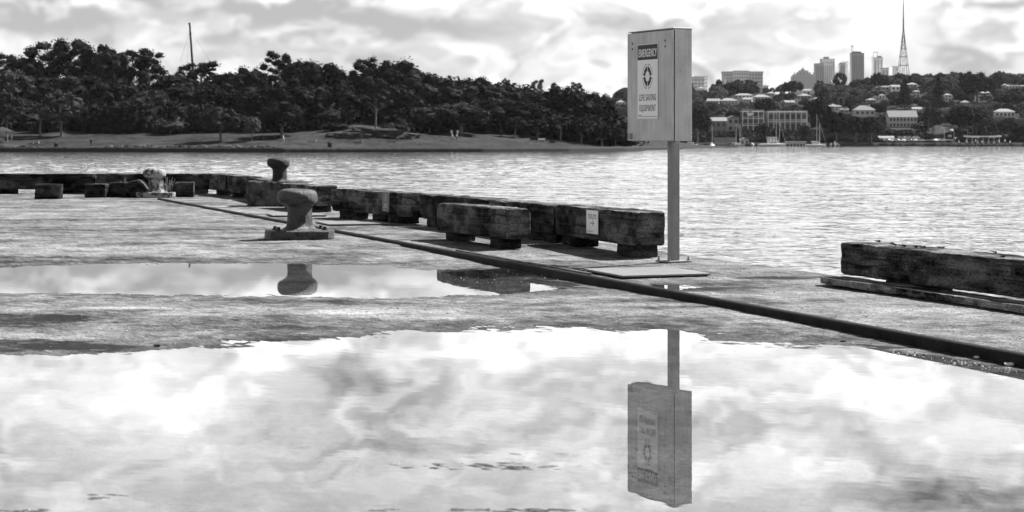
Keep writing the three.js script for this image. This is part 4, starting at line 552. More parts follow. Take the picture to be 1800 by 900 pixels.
function house(x0, x1, yTop, yBase, label, { wall = wallCream, roof = 'hip', roofM = roofMid, floors = 2, cols = 3, depth = 8, turn = 0, rise = 0.35, chimney = 0, balcony = 0, name = 'house', d: dd, win = 0.55 } = {}) {
  const px = (x0 + x1) / 2, d = dd ?? hit(hillHeight, px, yBase, FAR, 1640), x = (px - 900) / F * d, y0 = Math.min(hillHeight(x, d), EYE - (yBase - HORIZON) * d / F) - 0.5, w = (x1 - x0) / F * d, H = EYE - (yTop - HORIZON) * d / F - y0, hw = roof === 'flat' ? H : Math.max(H * (1 - rise), H - w * 0.24), D = Math.min(depth, w * 1.1);
  const o = thing(name, label, 'house', [x, y0, -d - D / 2], turn, 'houses on the far hillside'); kept.push([x0 - 1, x1 + 1, yTop - 1, lerp(yTop, yBase, 0.62), d]);
  const wl = put('wall', bx(w, hw, D, 0, hw / 2, 0), wall, o); void wl;
  if (roof === 'flat') { put('roof', bx(w + 0.6, 0.35, D + 0.6, 0, hw + 0.18, 0), roofM, o); } else { const r = put('roof', prism(w, H - hw, D, 0.5, roof === 'hip' ? 0.9 : 0), roofM, o); r.position.y = hw + 0.01; if (roof === 'gable_front') { r.rotation.y = Math.PI / 2; r.scale.set(D / w, 1, w / D); } }
  for (let k = 0; k < chimney; k++) put('chimney', bx(0.9, 2.2, 0.7, w * (0.28 - 0.5 * k), hw + (H - hw) * 0.9, 0), wall, o);
  const fh = hw / floors, cw = w / cols; for (let j = 0; j < floors; j++) for (let i = 0; i < cols; i++) put('window', bx(cw * win, fh * 0.5, 0.12, (i + 0.5) * cw - w / 2, (j + 0.52) * fh, D / 2 + 0.03), pane, o);
  for (let j = 1; j <= balcony; j++) { put('balcony_slab', bx(w + 0.4, 0.35, 1.6, 0, j * fh, D / 2 + 0.85), wallWhite, o); put('railing', bx(w + 0.3, 0.12, 0.08, 0, j * fh + 1.0, D / 2 + 1.6), wallWhite, o); }
  if (balcony) for (let i = 0; i <= cols; i++) put('column', bx(0.35, hw, 0.35, lerp(-w / 2, w / 2, i / cols), hw / 2, D / 2 + 1.4), wallWhite, o);
  return o;
}
house(1305, 1342, 196, 231, 'white three-storey house with stacked balconies by the far water', { wall: wallDark, roof: 'flat', roofM: wallWhite, floors: 3, cols: 4, balcony: 3, depth: 9, win: 0.7 });
{ const d = hit(hillHeight, 1317, 231, FAR, 1640); const c = thing('arched_gable', 'rounded white gable rising above the house of stacked balconies', 'gable', [(1318 - 900) / F * d, EYE - (198 - HORIZON) * d / F, -d + 0.4]); put('arch', new THREE.CylinderGeometry(1.9, 1.9, 0.8, 16, 1, false, -Math.PI / 2, Math.PI).rotateX(Math.PI / 2).rotateZ(0), wallWhite, c); put('arch_window', new THREE.CircleGeometry(1.2, 16, 0, Math.PI).translate(0, 0, 0.42), pane, c); }
house(1350, 1418, 197, 229, 'long white two-storey house with a glazed terrace by the far water', { wall: wallGrey, roof: 'flat', roofM: wallWhite, floors: 2, cols: 7, balcony: 2, depth: 10, win: 0.72 });
house(1279, 1299, 203, 230, 'cottage with a pale front gable left of the balcony house', { wall: wallCream, roof: 'gable_front', roofM: roofPale, floors: 2, cols: 2, depth: 7 });
house(1249, 1277, 206, 238, 'steep-roofed brick house at the far left of the waterfront', { wall: brickWall, roof: 'gable', roofM: roofMid, floors: 2, cols: 3, rise: 0.5 });
house(1503, 1538, 185, 212, 'hip-roofed house with a tall chimney above the dark shore trees', { wall: wallCream, roofM: roofMid, cols: 4, chimney: 1, rise: 0.3 });
house(1563, 1612, 194, 223, 'wide federation house with a pale roof and a row of veranda windows', { wall: wallCream, roof: 'gable', roofM: roofPale, floors: 2, cols: 8, rise: 0.45, depth: 9 });
house(1575, 1597, 213, 222, 'white garden wall house front below the federation house', { wall: wallWhite, roof: 'flat', roofM: wallWhite, floors: 1, cols: 4, depth: 4, win: 0.3, name: 'garden_wall' });
house(1750, 1784, 191, 205, 'pale-roofed house among the trees above the ferry wharf', { wall: wallWhite, roofM: roofPale, floors: 1, cols: 5 }); house(1785, 1812, 209, 224, 'low house with a dark veranda at the right picture edge', { wall: wallDark, roof: 'flat', roofM: wallCream, floors: 1, cols: 6 });
const mids = [[1245, 1266, 173, 183, roofMid, 'brown-roofed house high on the left of the far hill'], [1267, 1296, 172, 183, roofMid, 'long low grey-roofed house right of the brown-roofed one'], [1292, 1324, 164, 171, roofPale, 'low pale house strip high on the far hill'], [1308, 1323, 171, 179, roofPale, 'small white house below the pale strip'], [1325, 1353, 166, 175, roofPale, 'white hip-roofed house in the middle of the far hill'], [1349, 1362, 161, 167, roofPale, 'tiny white house above the hip-roofed one'], [1412, 1426, 156, 161, roofPale, 'small white roof below the domed block'], [1405, 1424, 164, 173, roofMid, 'grey house below the small white roof'], [1456, 1479, 182, 193, roofPale, 'white house with terrace right of the dark shore trees'], [1478, 1492, 190, 204, roofDark, 'dark gabled house beside the terrace house'], [1341, 1352, 148, 155, roofPale, 'white house just under the wide apartment block'], [1550, 1562, 150, 157, roofPale, 'white house left of the left tall pine'], [1568, 1582, 149, 165, roofPale, 'tall pale house behind the left tall pine'], [1606, 1618, 158, 170, roofMid, 'grey house between the two tall pines'], [1660, 1672, 164, 176, roofPale, 'white house right of the right tall pine'], [1605, 1620, 188, 195, roofPale, 'white roof between the federation house and the pines'], [1546, 1556, 165, 174, roofPale, 'small pale house right of the hip-roofed chimney house'], [1765, 1800, 147, 155, roofPale, 'pale long house on the right-hand ridge'], [1462, 1486, 140, 146, roofPale, 'pale flat building at the foot of the tall towers'], [1226, 1240, 152, 160, roofPale, 'pale roof just right of the steel box'], [1595, 1615, 145, 152, roofPale, 'pale flat house on the ridge under the lattice tower'], [1380, 1396, 176, 184, roofMid, 'grey roof in the trees above the long white house'], [1430, 1446, 170, 178, roofMid, 'grey roof among trees left of the terrace house'], [1690, 1706, 176, 184, roofMid, 'grey roof in the trees above the palm'], [1722, 1738, 160, 167, roofMid, 'grey roof high above the ferry wharf'], [1525, 1540, 172, 180, roofMid, 'grey roof above the hip-roofed chimney house']];
mids.forEach(([a, b, t, s, r, label], i) => house(a, b, t, s, label, { wall: r === roofPale ? wallWhite : i % 2 ? wallCream : wallGrey, roof: i % 3 ? 'hip' : 'gable', roofM: r, floors: s - t > 9 ? 2 : 1, cols: Math.max(2, Math.round((b - a) / 6)), turn: ((i * 37) % 10 - 5) * 0.05, rise: 0.42, depth: 9, chimney: i % 4 === 1 ? 1 : 0 }));
for (const [a, b, t, s, label] of [[1078, 1090, 216, 228, 'white house behind the lawn tip beside the steel box'], [1060, 1072, 165, 173, 'white house high on the hill left of the steel box'], [1040, 1052, 160, 166, 'pale house on the ridge left of the steel box'], [975, 990, 156, 163, 'pale house on the ridge above the flat-topped tree'], [1084, 1098, 176, 185, 'pale house halfway up the hill left of the steel box']]) house(a, b, t, s, label, { wall: wallWhite, roofM: roofPale, floors: 1, cols: 3 });
// boat sheds and waterfront
function shore(name, px, py, d, parts, label, category, turn = 0, group) { const [x, y, z] = P(px, py, d), o = thing(name, label, category, [x, y, z], turn, group); for (const [n, g, m] of parts) put(n, g, m, o); return o; }
house(1302, 1316, 242, 253, 'small pale boat shed with a rounded roof at the water', { wall: wallCream, roof: 'gable_front', roofM: roofPale, floors: 1, cols: 2, depth: 5, d: FAR + 2, name: 'boat_shed' }); house(1349, 1366, 241, 252, 'small white boat shed behind the large yacht', { wall: wallWhite, roof: 'flat', roofM: roofPale, floors: 1, cols: 3, depth: 4, d: FAR + 3, name: 'boat_shed' }); house(1546, 1571, 239, 248, 'white shed at the left end of the car park', { wall: wallWhite, roof: 'gable', roofM: roofPale, floors: 1, cols: 3, depth: 5, name: 'car_park_shed', rise: 0.3 });
{ const pos = [], idx = []; let i = 0; for (let px = 860; px <= 1860; px += 5, i++) { const d = FAR - 1, x = (px - 900) / F * d, t = SEA + 1.75 + 0.25 * n2(i * 0.5, 3); pos.push(x, SEA - 1, -d + 1.2, x, t, -d + 0.5 * n2(i, 1), x, t, -d - 2.5); if (i) for (let k = 0; k < 2; k++) { const a = (i - 1) * 3 + k, b = i * 3 + k; idx.push(a, b, a + 1, b, b + 1, a + 1); } } const g = new THREE.BufferGeometry(); g.setAttribute('position', new THREE.Float32BufferAttribute(pos, 3)); g.setIndex(idx); g.computeVertexNormals(); tag(put('far_sea_wall', g, mat(0.05, 0.9)), 'dark sea wall along the far shore of the bay', 'wall'); }
house(1256, 1294, 243, 249, 'pale stone terrace wall on the waterfront below the brick house', { wall: wallGrey, roof: 'flat', roofM: wallGrey, floors: 1, cols: 1, depth: 3, win: 0.02, name: 'terrace_wall', d: FAR + 12 });
const hullM = mat(0.85, 0.4), hullG = mat(0.35, 0.5), mastM = mat(0.55, 0.5), canvasM = mat(0.5, 0.9);
function hull(L, B, H) { const N = 16, pos = [], idx = []; for (let i = 0; i <= N; i++) { const t = i / N, x = (t - 0.5) * L, b = B / 2 * Math.pow(Math.sin(Math.PI * Math.min(1, 0.16 + t * 0.84)), 0.7) * (t > 0.97 ? 0.15 : 1), s = H * (1 + 0.25 * t * t); for (const [q, y] of [[-1, s], [-0.85, H * 0.35], [0, -0.2], [0.85, H * 0.35], [1, s], [0, s + 0.02]]) pos.push(x + (y < H * 0.5 ? -0.04 * L * t : 0), y, q * b); } for (let i = 0; i < N; i++) for (let k = 0; k < 6; k++) { const a = i * 6 + k, b = i * 6 + (k + 1) % 6; idx.push(a, a + 6, b, b, a + 6, b + 6); } for (const e of [0, N * 6]) idx.push(e, e + 1, e + 2, e, e + 2, e + 3, e, e + 3, e + 4); const g = new THREE.BufferGeometry(); g.setAttribute('position', new THREE.Float32BufferAttribute(pos, 3)); g.setIndex(idx); g.computeVertexNormals(); return g; }
function yacht(px, L, masts, label, { d = FAR - 22, turn = 0, hm = hullM, cover = true } = {}) { const x = (px - 900) / F * d, o = thing('moored_yacht', label, 'yacht', [x, SEA, -d], turn, 'boats moored off the far shore'); put('hull', hull(L, L * 0.28, L * 0.09), hm, o); put('cabin', rb(L * 0.34, L * 0.07, L * 0.17, 0.12, 0.02 * L, L * 0.135, 0), hullM, o); put('cabin_window', bx(L * 0.26, L * 0.025, L * 0.172, 0.02 * L, L * 0.14, 0), pane, o); for (const [mx, h, lean] of masts) { put('mast', bar([mx, L * 0.1, 0], [mx + lean, h, 0], 0.16, 0.1, 6), mastM, o); put('boom', bar([mx, L * 0.2, 0], [mx - L * 0.3, L * 0.2, 0], 0.14, 0.1, 6), mastM, o); put('stay', bar([mx + lean, h * 0.97, 0], [L * 0.48, L * 0.12, 0], 0.025, 0.025, 4), mastM, o); } if (cover) put('sail_cover', bar([masts[0][0], L * 0.215, 0], [masts[0][0] - L * 0.28, L * 0.215, 0], 0.3, 0.2, 8), canvasM, o); return o; }
yacht(1252, 7, [[0, 11, -0.2]], 'small moored yacht nearest the steel box, bow towards us', { turn: 1.1 }); yacht(1296, 8, [[-0.6, 11.5, 0], [1.4, 11.8, 0]], 'dark-hulled two-masted yacht before the boat shed', { hm: hullG }); yacht(1357, 14.5, [[2.2, 19, 0], [3.4, 13, 1.0]], 'largest yacht with a canvas-covered deck before the long white house'); yacht(1434, 11, [[0.5, 16.5, 0], [1.9, 12.2, 0]], 'white two-masted yacht before the dark shore trees');
{ const d = FAR - 18, o = thing('motor_cruiser', 'white motor cruiser moored right beside the steel box', 'motor boat', [(1215 - 900) / F * d, SEA, -d], 0, 'boats moored off the far shore'); put('hull', hull(7.5, 2.6, 1.0), hullM, o); put('cabin', rb(3, 1.1, 2, 0.2, -0.3, 1.6, 0), hullM, o); put('windscreen', bx(2.6, 0.4, 2.02, -0.2, 1.75, 0), pane, o); put('rail', bar([1, 1.6, 0.9], [3.6, 1.8, 0], 0.03), mastM, o); }
[[1461, 'leftmost white dinghy drawn up on the far shore'], [1466.5, 'upright white dinghy in the middle of three on the far shore'], [1472, 'rightmost white dinghy drawn up on the far shore'], [1322, 'white dinghy between the boat shed and the large yacht']].forEach(([px, label], i) => { const d = FAR - 3, o = put('dinghy', hull(2.6, 1.3, 0.6), hullM); o.position.set((px - 900) / F * d, SEA + (i === 1 ? 1.3 : 0.7), -d); o.rotation.set(0, 1.2 + i, i === 1 ? 1.3 : 0.5); tag(o, label, 'dinghy', 'dinghies on the far shore'); });
house(1382, 1417, 249.5, 253, 'low pale jetty along the water below the long white house', { wall: wallCream, roof: 'flat', roofM: wallWhite, floors: 1, cols: 6, depth: 3, d: FAR - 2, name: 'jetty', win: 0.6 });
// road up the hill, lamps, cars, ferry wharf
{ const pos = [], idx = []; let n = 0; for (let d = FAR + 18; d < 1085; d += 5, n++) { const w = 2.9 + 4 * ss(FAR + 60, FAR + 20, d), x = (lerp(1653, 1651, (d - FAR) / 200) - 900) / F * d; for (const q of [-1, 1]) pos.push(x + q * w, Math.max(hillHeight(x, d), hillHeight(x + q * w, d)) + 0.25, -d); if (n) idx.push(n * 2 - 2, n * 2 - 1, n * 2, n * 2 - 1, n * 2 + 1, n * 2); } const g = new THREE.BufferGeometry(); g.setAttribute('position', new THREE.Float32BufferAttribute(pos, 3)); g.setIndex(idx); g.computeVertexNormals(); tag(put('road', g, mat(0.025, 0.9)), 'street climbing the far hill between trees', 'road', null, 'structure'); kept.push([1645, 1661, 222, 252, 1090]);
  const q = []; const g2 = new THREE.PlaneGeometry(46, 26, 1, 1).rotateX(-Math.PI / 2); void q; const lot = put('car_park', g2, mat(0.2, 0.9)); const d = FAR + 26; lot.position.set((1595 - 900) / F * d, hillHeight((1595 - 900) / F * d, d) + 0.35, -d); tag(lot, 'asphalt car park on the far waterfront', 'car park', null, 'structure'); kept.push([1552, 1680, 234, 254, FAR + 40]); }
const carBody = (() => { const s = new THREE.Shape(); s.moveTo(-2.1, 0.3); s.lineTo(-2.15, 0.8); s.lineTo(-1.7, 0.95); s.lineTo(-1.1, 1.42); s.lineTo(0.6, 1.44); s.lineTo(1.2, 0.98); s.lineTo(2.05, 0.82); s.lineTo(2.1, 0.3); s.closePath(); return new THREE.ExtrudeGeometry(s, { depth: 1.6, bevelEnabled: true, bevelSize: 0.08, bevelThickness: 0.08, bevelSegments: 2 }).translate(0, 0, -0.8); })(), carGlass = (() => { const s = new THREE.Shape(); s.moveTo(-1.5, 0.98); s.lineTo(-1.0, 1.36); s.lineTo(0.52, 1.38); s.lineTo(1.0, 1.0); s.closePath(); return new THREE.ExtrudeGeometry(s, { depth: 1.8, bevelEnabled: false }).translate(0, 0, -0.9); })(), wheelG = new THREE.CylinderGeometry(0.33, 0.33, 0.22, 14).rotateX(Math.PI / 2);
const paints = [0.75, 0.55, 0.3, 0.08].map((g) => mat(g, 0.35, 0, { clearcoat: 0.6 }));
function car(px, py, paint, turn, label) { const d = clamp(hit(hillHeight, px, py, FAR + 4, 1300), FAR + 5, 1300), x = (px - 900) / F * d, o = thing('parked_car', label, 'car', [x, hillHeight(x, d) + 0.36, -d], turn, 'cars parked across the bay'); put('body', carBody, paints[paint], o); put('window', carGlass, pane, o); for (const [a, b] of [[-1.35, 0.78], [1.3, 0.78], [-1.35, -0.78], [1.3, -0.78]]) put('wheel', wheelG.clone().translate(a, 0.33, b), dark, o); }
[[1561, 0], [1568.5, 1], [1577, 0], [1589, 0], [1599, 0], [1609, 1], [1618, 0], [1643.5, 0], [1655, 0]].forEach(([px, p], i) => car(px, 250.3, p, (i % 2 ? 0.9 : -0.7) + i * 0.1, ['first car from the left in the front row of the car park', 'second car from the left in the front row of the car park', 'third car from the left in the front row of the car park', 'fourth car from the left in the front row of the car park', 'fifth car from the left in the front row of the car park', 'sixth car from the left in the front row of the car park', 'seventh car from the left in the front row of the car park', 'lone white car left of the street mouth', 'lone white car in the street mouth'][i]));
[[1585, 2], [1594, 1], [1603, 2], [1609.5, 0]].forEach(([px, p], i) => car(px, 245.5, p, 0.2, ['leftmost car in the back row of the car park', 'second car in the back row of the car park', 'third car in the back row of the car park', 'rightmost white car in the back row of the car park'][i]));
[[1622, 239, 1], [1629, 238, 0], [1634, 237, 1]].forEach(([px, py, p], i) => car(px, py, p, 0.3, ['left one of three pale cars under the street tree', 'middle one of three pale cars under the street tree', 'right one of three pale cars under the street tree'][i]));
[[1669, 243, 1], [1670.5, 238, 3], [1672, 233, 0], [1681, 247.5, 0]].forEach(([px, py, p], i) => car(px, py, p, 1.5, ['grey car parked lowest on the right side of the street', 'dark car parked second up the right side of the street', 'white car parked highest on the right side of the street', 'white car parked by the ferry wharf gate'][i]));
for (const [px, py, h, label] of [[1608, 242, 10, 'street lamp behind the back row of parked cars'], [1660, 248, 22, 'tall street lamp in the mouth of the street'], [1701, 240, 12, 'street lamp with a bent arm by the ferry wharf'], [1677, 246, 16, 'street lamp right of the parked street cars']]) { const d = clamp(hit(hillHeight, px, py, FAR + 4, 1300), FAR + 6, 1300), x = (px - 900) / F * d, k = h * d / F, o = thing('street_lamp', label, 'street lamp', [x, hillHeight(x, d), -d], 0, 'street lamps across the bay'); put('pole', bar([0, 0, 0], [0, k, 0], 0.14, 0.09, 6), mastM, o); put('arm', bar([0, k, 0], [-1.4, k + 0.35, 0], 0.08, 0.06, 6), mastM, o); put('lamp_head', bx(0.8, 0.2, 0.3, -1.6, k + 0.36, 0), mastM, o); }
{ const d = FAR - 10, px0 = 1695, px1 = 1759, w = (px1 - px0) / F * d, top = EYE - (238 - HORIZON) * d / F - SEA, o = thing('ferry_wharf', 'ferry wharf shelter with a long pale curved roof', 'ferry wharf', [(1727 - 900) / F * d, SEA, -d]); kept.push([1690, 1780, 234, 256, FAR + 10]);
  const s = new THREE.Shape(); s.moveTo(-w / 2, 0); s.quadraticCurveTo(0, -0.5, w / 2, 0); s.lineTo(w / 2, -0.75); s.quadraticCurveTo(0, -1.7, -w / 2, -0.75); s.closePath(); put('roof', new THREE.ExtrudeGeometry(s, { depth: 4, bevelEnabled: false, curveSegments: 14 }).translate(0, top, -2), wallWhite, o); put('name_board', bx(4.4, 0.6, 0.1, 0.5, top - 1.1, 2.1), wallDark, o); put('deck', bx(w + 4, 0.35, 5, 0, 1.1, 0), wallGrey, o);
  for (let i = 0; i < 7; i++) put('column', bx(0.22, top - 1.3, 0.22, lerp(-w / 2 + 1, w / 2 - 1, i / 6), 0.5 + top / 2, 1.6), mastM, o); for (let i = 0; i < 12; i++) put('glass_panel', bx(w / 14, 1.3, 0.06, lerp(-w / 2 + 1, w / 2 - 1, (i + 0.5) / 12), 2.0, -1.4), i % 2 ? pane : mid, o); for (let i = 0; i < 9; i++) put('pile', bar([lerp(-w / 2, w / 2, i / 8), -1, 0], [lerp(-w / 2, w / 2, i / 8), 1.1, 0], 0.2), dark, o);
  [[1685.5, 'leftmost'], [1699, 'second from left'], [1715, 'third from left'], [1726, 'fourth from left'], [1756, 'third from right'], [1766.5, 'thickest, second from right'], [1775.5, 'rightmost']].forEach(([px, l], i) => { const dd = FAR - 16, m = thing('mooring_pile', `white-topped mooring pile at the ferry wharf, ${l} of seven`, 'pile', [(px - 900) / F * dd, SEA, -dd], 0, 'mooring piles at the ferry wharf'), h = 3.0 + (i % 3) * 0.3; put('shaft', bar([0, -1.5, 0], [0, h - 1.2, 0], 0.24, 0.24, 10), dark, m); put('white_cap', bar([0, h - 1.2, 0], [0, h, 0], 0.3, 0.28, 10), hullM, m); });
}

// ---------------------------------------------------------------- trees one can point at across the bay
const far = 'trees across the bay';
const farTrees = [['pine', 1590, 192, 141, 26, 0, 'left one of two tall Norfolk pines on the far hill'], ['pine', 1649, 194, 137, 24, 0, 'right one of two tall Norfolk pines on the far hill'], ['palm', 1709, 239, 174, 16, 1, 'tall palm behind the ferry wharf'], ['palm', 1632, 238, 205, 22, 2, 'stout palm among the parked street cars'], ['palm', 1711, 238, 214, 22, 2, 'short bushy palm beside the tall one'], ['fig', 1441, 253, 170, 46, 0, 'tall dark tree on the shore behind the two-masted yacht'], ['fig', 1470, 253, 196, 50, 0, 'dark spreading tree behind the dinghies'], ['fig', 1505, 253, 204, 40, 0, 'dark shore tree below the chimney house'], ['round', 1532, 253, 203, 36, 0, 'dark round tree left of the car park'], ['fig', 1226, 252, 186, 50, 0, 'dark tree beside the steel box above the motor cruiser'], ['round', 1340, 247, 216, 26, 0, 'dark bush tree between the balcony house and the long white house'], ['round', 1372, 250, 226, 30, 0, 'bush below the long white house'], ['fig', 1640, 235, 186, 44, 1, 'leafy street tree left of the climbing street'], ['fig', 1690, 238, 184, 56, 0, 'broad dark tree right of the climbing street'], ['fig', 1716, 236, 190, 50, 1, 'broad tree behind the palms'], ['round', 1735, 242, 208, 34, 1, 'round tree behind the ferry wharf roof'], ['fig', 1772, 246, 206, 40, 1, 'tree right of the ferry wharf roof'], ['fig', 1795, 250, 218, 36, 0, 'dark tree at the right edge of the far shore'], ['fig', 1718, 180, 127, 60, 0, 'big dark crown on the ridge right of the pines'], ['round', 1752, 170, 126, 22, 2, 'pale round crown standing up on the right-hand ridge'], ['gum', 1700, 165, 128, 30, 0, 'ragged tree on the ridge left of the big dark crown'], ['fig', 1780, 190, 160, 50, 1, 'broad grey-green tree right of the big dark crown'], ['round', 1478, 160, 127, 26, 1, 'rounded crown before the tall office towers'], ['fig', 1545, 160, 128, 34, 1, 'rounded crown before the slim office tower'], ['fig', 1395, 166, 142, 40, 0, 'dark crown below the domed block'], ['round', 1264, 150, 139, 14, 0, 'small dark crown between the white flats and the wide block'], ['gum', 888, 175, 141, 18, 1, 'lone gum standing up on the far ridge left of the middle'], ['gum', 945, 178, 142, 26, 1, 'largest lone tree on the far ridge'], ['gum', 973, 176, 148, 16, 1, 'small gum right of the largest lone ridge tree'], ['gum', 1012, 176, 147, 24, 1, 'rounded gum on the far ridge left of the steel box'], ['fig', 1290, 226, 193, 34, 0, 'dark tree behind the gabled cottage'], ['fig', 1345, 205, 172, 40, 0, 'dark tree behind the two waterfront houses'], ['round', 1425, 215, 176, 26, 0, 'dark tree right of the long white house'], ['fig', 1546, 205, 182, 26, 0, 'dark tree between the chimney house and the federation house']];
for (const [kind, px, base, top, w, tone, label] of farTrees) { const d = clamp(hit(hillHeight, px, base, FAR + 3, 1620), FAR + 4, 1620); tree(kind, px, d, top, w, hillHeight, tone, label, far); const wide = kind === 'pine' ? 0.75 : 0.35; kept.push([px - w * wide, px + w * wide, top, lerp(top, base, kind === 'pine' ? 0.9 : 0.6), d]); }
{ // the rest of the hillside wood
  const spots = [], r = seeded(77);
  for (let i = 0; i < 14000 && spots.length < 3000; i++) {
    const d = FAR + 55 + 600 * Math.pow(r(), 0.8), px = 780 + 1080 * r(), x = (px - 900) / F * d, y = hillHeight(x, d), h = 5.5 + 7 * r() * r() + (d > 1480 ? 2 : 0), w = h * (0.9 + 0.5 * r()), top = HORIZON - (y + h - EYE) * F / d, bot = HORIZON - (y - EYE) * F / d, half = w * 0.5 * F / d;
    if (kept.some(([x0, x1, y0, y1, kd]) => d < kd + 6 && px + half > x0 && px - half < x1 && bot > y0 && top < y1)) continue; spots.push([x, y - 0.4, -d, w, h]);
  }
  scatter('hillside_trees', 'continuous wood of far trees covering the hillside across the bay', [...models.round.map((m) => m[0]), ...models.fig.map((m) => m[0]), models.gum[0][0]], spots, [0.022, 0.12]);
  const low = []; for (let i = 0; i < 700; i++) { const px = 1180 + 680 * r(), d = FAR + 6 + 70 * r(), x = (px - 900) / F * d, h = 2 + 3.5 * r(), half = h * 0.6 * F / d, top = HORIZON - (hillHeight(x, d) + h - EYE) * F / d; if (kept.some(([x0, x1, y0, y1, kd]) => d < kd + 3 && px + half > x0 && px - half < x1 && top < y1)) continue; low.push([x, hillHeight(x, d) - 0.3, -d, h * 1.2, h]); }
  scatter('shore_shrubs', 'dark shrubs and gardens along the far waterfront', models.shrub.map((m) => m[0]), low, [0.018, 0.04]);
}

// ---------------------------------------------------------------- towers on the skyline
const SKY_D = 3000, PLATEAU = 36;
function block(x0, x1, yTop, label, { g = 0.35, strips = 4, floors = 0, depth = 18, d = SKY_D, name = 'office_tower', cat = 'tower', dx = 0 } = {}) {
  const w = (x1 - x0) / F * d, top = EYE - (yTop - HORIZON) * d / F, base = d > 2000 ? PLATEAU - 6 : top - 30, h = top - base, o = thing(name, label, cat, [((x0 + x1) / 2 - 900) / F * d, base, -d - depth / 2 - dx], 0, 'tall buildings on the skyline'); g = Math.min(0.85, g * 2.7); put('wall', bx(w, h, depth, 0, h / 2, 0), mat(g, 0.85), o);
  const wm = mat(g * 0.5, 0.5); for (let i = 0; i < strips; i++) { if (floors) for (let j = 0; j < floors; j++) put('window', bx(w / strips * 0.6, 1.7, 0.3, (i + 0.5) * w / strips - w / 2, h - 2.2 - j * 3.4, depth / 2 + 0.1), wm, o); else put('window_strip', bx(w / strips * 0.45, h - 4, 0.3, (i + 0.5) * w / strips - w / 2, h / 2 - 1.5, depth / 2 + 0.1), wm, o); }
  put('parapet', bx(w + 0.8, 1.6, depth + 0.8, 0, h + 0.3, 0), mat(g * 0.8, 0.85), o); return { o, w, h };
}
block(1434, 1448, 112.5, 'leftmost grey tower of the skyline cluster', { g: 0.2, strips: 4 }); block(1447.5, 1468, 110.5, 'wide low-topped tower second in the skyline cluster', { g: 0.28, strips: 6, dx: 24 }); { const b = block(1455.5, 1479, 101.5, 'broad grey tower with a stepped top, third in the skyline cluster', { g: 0.22, strips: 5, dx: 60 }); put('roof_plant', bx(b.w * 0.35, 4, 10, -b.w * 0.1, b.h + 2.6, 0), mat(0.25), b.o); }
block(1479, 1488, 111.5, 'low grey tower behind the broad stepped tower', { g: 0.22, strips: 2, dx: 10 }); block(1487.5, 1497.5, 107.5, 'pale slim tower just left of the tallest tower', { g: 0.5, strips: 3, dx: 36 });
{ const b = block(1497.5, 1519, 94, 'tallest office tower of the skyline with an open frame on its roof', { g: 0.17, strips: 7 }), m = mat(0.2); put('roof_plant', bx(b.w * 0.7, 3.2, 12, -1, b.h + 2, 0), m, b.o); for (const s of [-1, 1]) put('frame_post', bx(0.5, 12, 0.5, -b.w / 2 + 1.4 + s * 1.3, b.h + 6, 4), m, b.o); put('frame_bar', bx(3.1, 2, 0.6, -b.w / 2 + 1.4, b.h + 12.4, 4), m, b.o); }
{ const b = block(1536, 1552, 102, 'slim dark and white tower with a square frame on its roof', { g: 0.3, strips: 3 }), m = mat(0.2); for (const s of [-1, 1]) put('frame_post', bx(0.6, 10, 0.6, -b.w / 2 + 3.8 + s * 3.4, b.h + 5, 2), m, b.o); put('frame_bar', bx(7.4, 1.0, 0.6, -b.w / 2 + 3.8, b.h + 10, 2), m, b.o); put('roof_plant', bx(b.w * 0.4, 3, 8, b.w * 0.22, b.h + 2.2, 0), m, b.o); }
block(1545, 1557, 121, 'low annex at the right foot of the slim tower', { g: 0.3, strips: 2, dx: -24 }); { const b = block(1568.5, 1579.5, 117.5, 'plain pale slab block left of the lattice tower', { g: 0.36, strips: 0 }); put('window', bx(3, 3, 0.4, -b.w * 0.05, b.h - 14, 9.1), mat(0.08), b.o); put('window', bx(2, 2, 0.4, b.w * 0.25, b.h - 4.5, 9.1), mat(0.1), b.o); }
block(1271, 1341, 127.5, 'wide flat apartment block on the ridge', { g: 0.2, strips: 14, floors: 6, d: 1750, name: 'apartment_block', cat: 'apartments', depth: 12 }); block(1290, 1316, 126, 'raised middle of the wide apartment block', { g: 0.24, strips: 6, floors: 4, d: 1742, name: 'apartment_block', cat: 'apartments', depth: 10 }); block(1276, 1289, 139, 'small grey block before the left end of the wide apartments', { g: 0.24, strips: 2, floors: 2, d: 1700, name: 'apartment_block', cat: 'apartments', depth: 10 }); block(1214, 1238, 136.5, 'white balconied flats right beside the steel box', { g: 0.6, strips: 4, floors: 5, d: 1700, name: 'apartment_block', cat: 'apartments', depth: 12 }); block(1226, 1246.5, 134.5, 'taller part of the white flats with dark balconies', { g: 0.5, strips: 5, floors: 5, d: 1706, name: 'apartment_block', cat: 'apartments', depth: 12, dx: 14 });
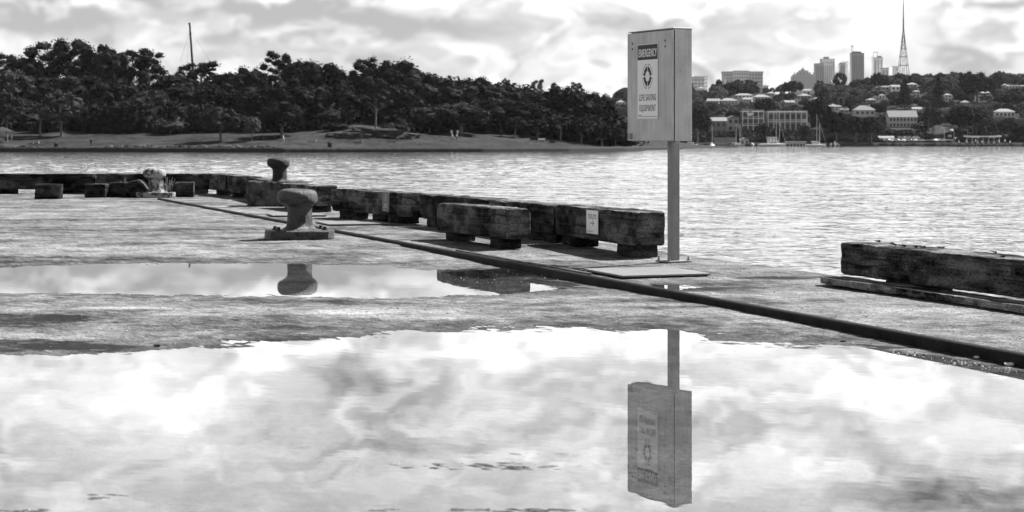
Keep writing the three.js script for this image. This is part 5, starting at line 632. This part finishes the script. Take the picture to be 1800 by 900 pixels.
{ // stepped art deco block with a lantern
  const d = 2400, x = (1412 - 900) / F * d, k = d / F, o = thing('domed_block', 'stepped stone block with a domed lantern and spire', 'building', [x, 30, -d]), at = (y) => EYE - (y - HORIZON) * k - 30, m = mat(0.55, 0.85), wm = mat(0.3, 0.6);
  for (const [w, t] of [[41, 134], [36, 131], [24, 127.5], [17, 124]]) put('wall', bx(w * k, at(t), w * k * 0.5, 0, at(t) / 2, 0), m, o); put('dome', new THREE.SphereGeometry(4.6 * k, 16, 8, 0, 6.2832, 0, Math.PI / 2).translate(0, at(124), 0), mat(0.55), o); put('spire', bar([0, at(121), 0], [0, at(115), 0], 0.9, 0.15, 6), mat(0.4), o); for (let i = -3; i <= 3; i++) put('window_strip', bx(1.1, 9, 0.4, i * 4.2, at(133.5), 24 * k * 0.25 + 2.2 * k), wm, o);
}
{ // lattice broadcasting tower
  const d = SKY_D, x = (1588 - 900) / F * d, k = d / F, base = PLATEAU - 4, o = thing('lattice_tower', 'tall tapering lattice broadcast tower rising out of the picture', 'tower', [x, base, -d]), at = (y) => EYE - (y - HORIZON) * k - base, half = (y) => Math.max(0.7, (y - 46) / 86 * 8.6) * k, m = mat(0.1, 0.7);
  const ys = [170, 132, 115, 100, 86, 73, 60, 50]; for (const [sx, sz] of [[-1, -1], [1, -1], [-1, 1], [1, 1]]) for (let i = 0; i < ys.length - 1; i++) put('leg', bar([sx * half(ys[i]), at(ys[i]), sz * half(ys[i])], [sx * half(ys[i + 1]), at(ys[i + 1]), sz * half(ys[i + 1])], 0.6, 0.5, 5), m, o);
  for (const y of ys.slice(2)) { const h = half(y); put('ring', join([bar([-h, at(y), h], [h, at(y), h], 0.4), bar([-h, at(y), -h], [h, at(y), -h], 0.4), bar([-h, at(y), -h], [-h, at(y), h], 0.4), bar([h, at(y), -h], [h, at(y), h], 0.4)]), m, o); }
  for (let i = 1; i < ys.length - 1; i++) for (const s of [-1, 1]) put('brace', join([bar([-half(ys[i]), at(ys[i]), s * half(ys[i])], [half(ys[i + 1]), at(ys[i + 1]), s * half(ys[i + 1])], 0.16, 0.16, 4), bar([half(ys[i]), at(ys[i]), s * half(ys[i])], [-half(ys[i + 1]), at(ys[i + 1]), s * half(ys[i + 1])], 0.16, 0.16, 4)]), m, o);
  for (const s of [-1.6, 1.6]) put('lift_shaft', bar([s, at(170), 0], [s * 0.5, at(50), 0], 0.3, 0.3, 5), m, o);
  put('mast', join([bar([0, at(50), 0], [0, at(32), 0], 1.35, 1.2, 8), bar([0, at(32), 0], [0, at(10), 0], 0.95, 0.8, 8), bar([0, at(10), 0], [0, at(-14), 0], 0.7, 0.6, 6)]), m, o);
}
renderer.render(scene, camera);
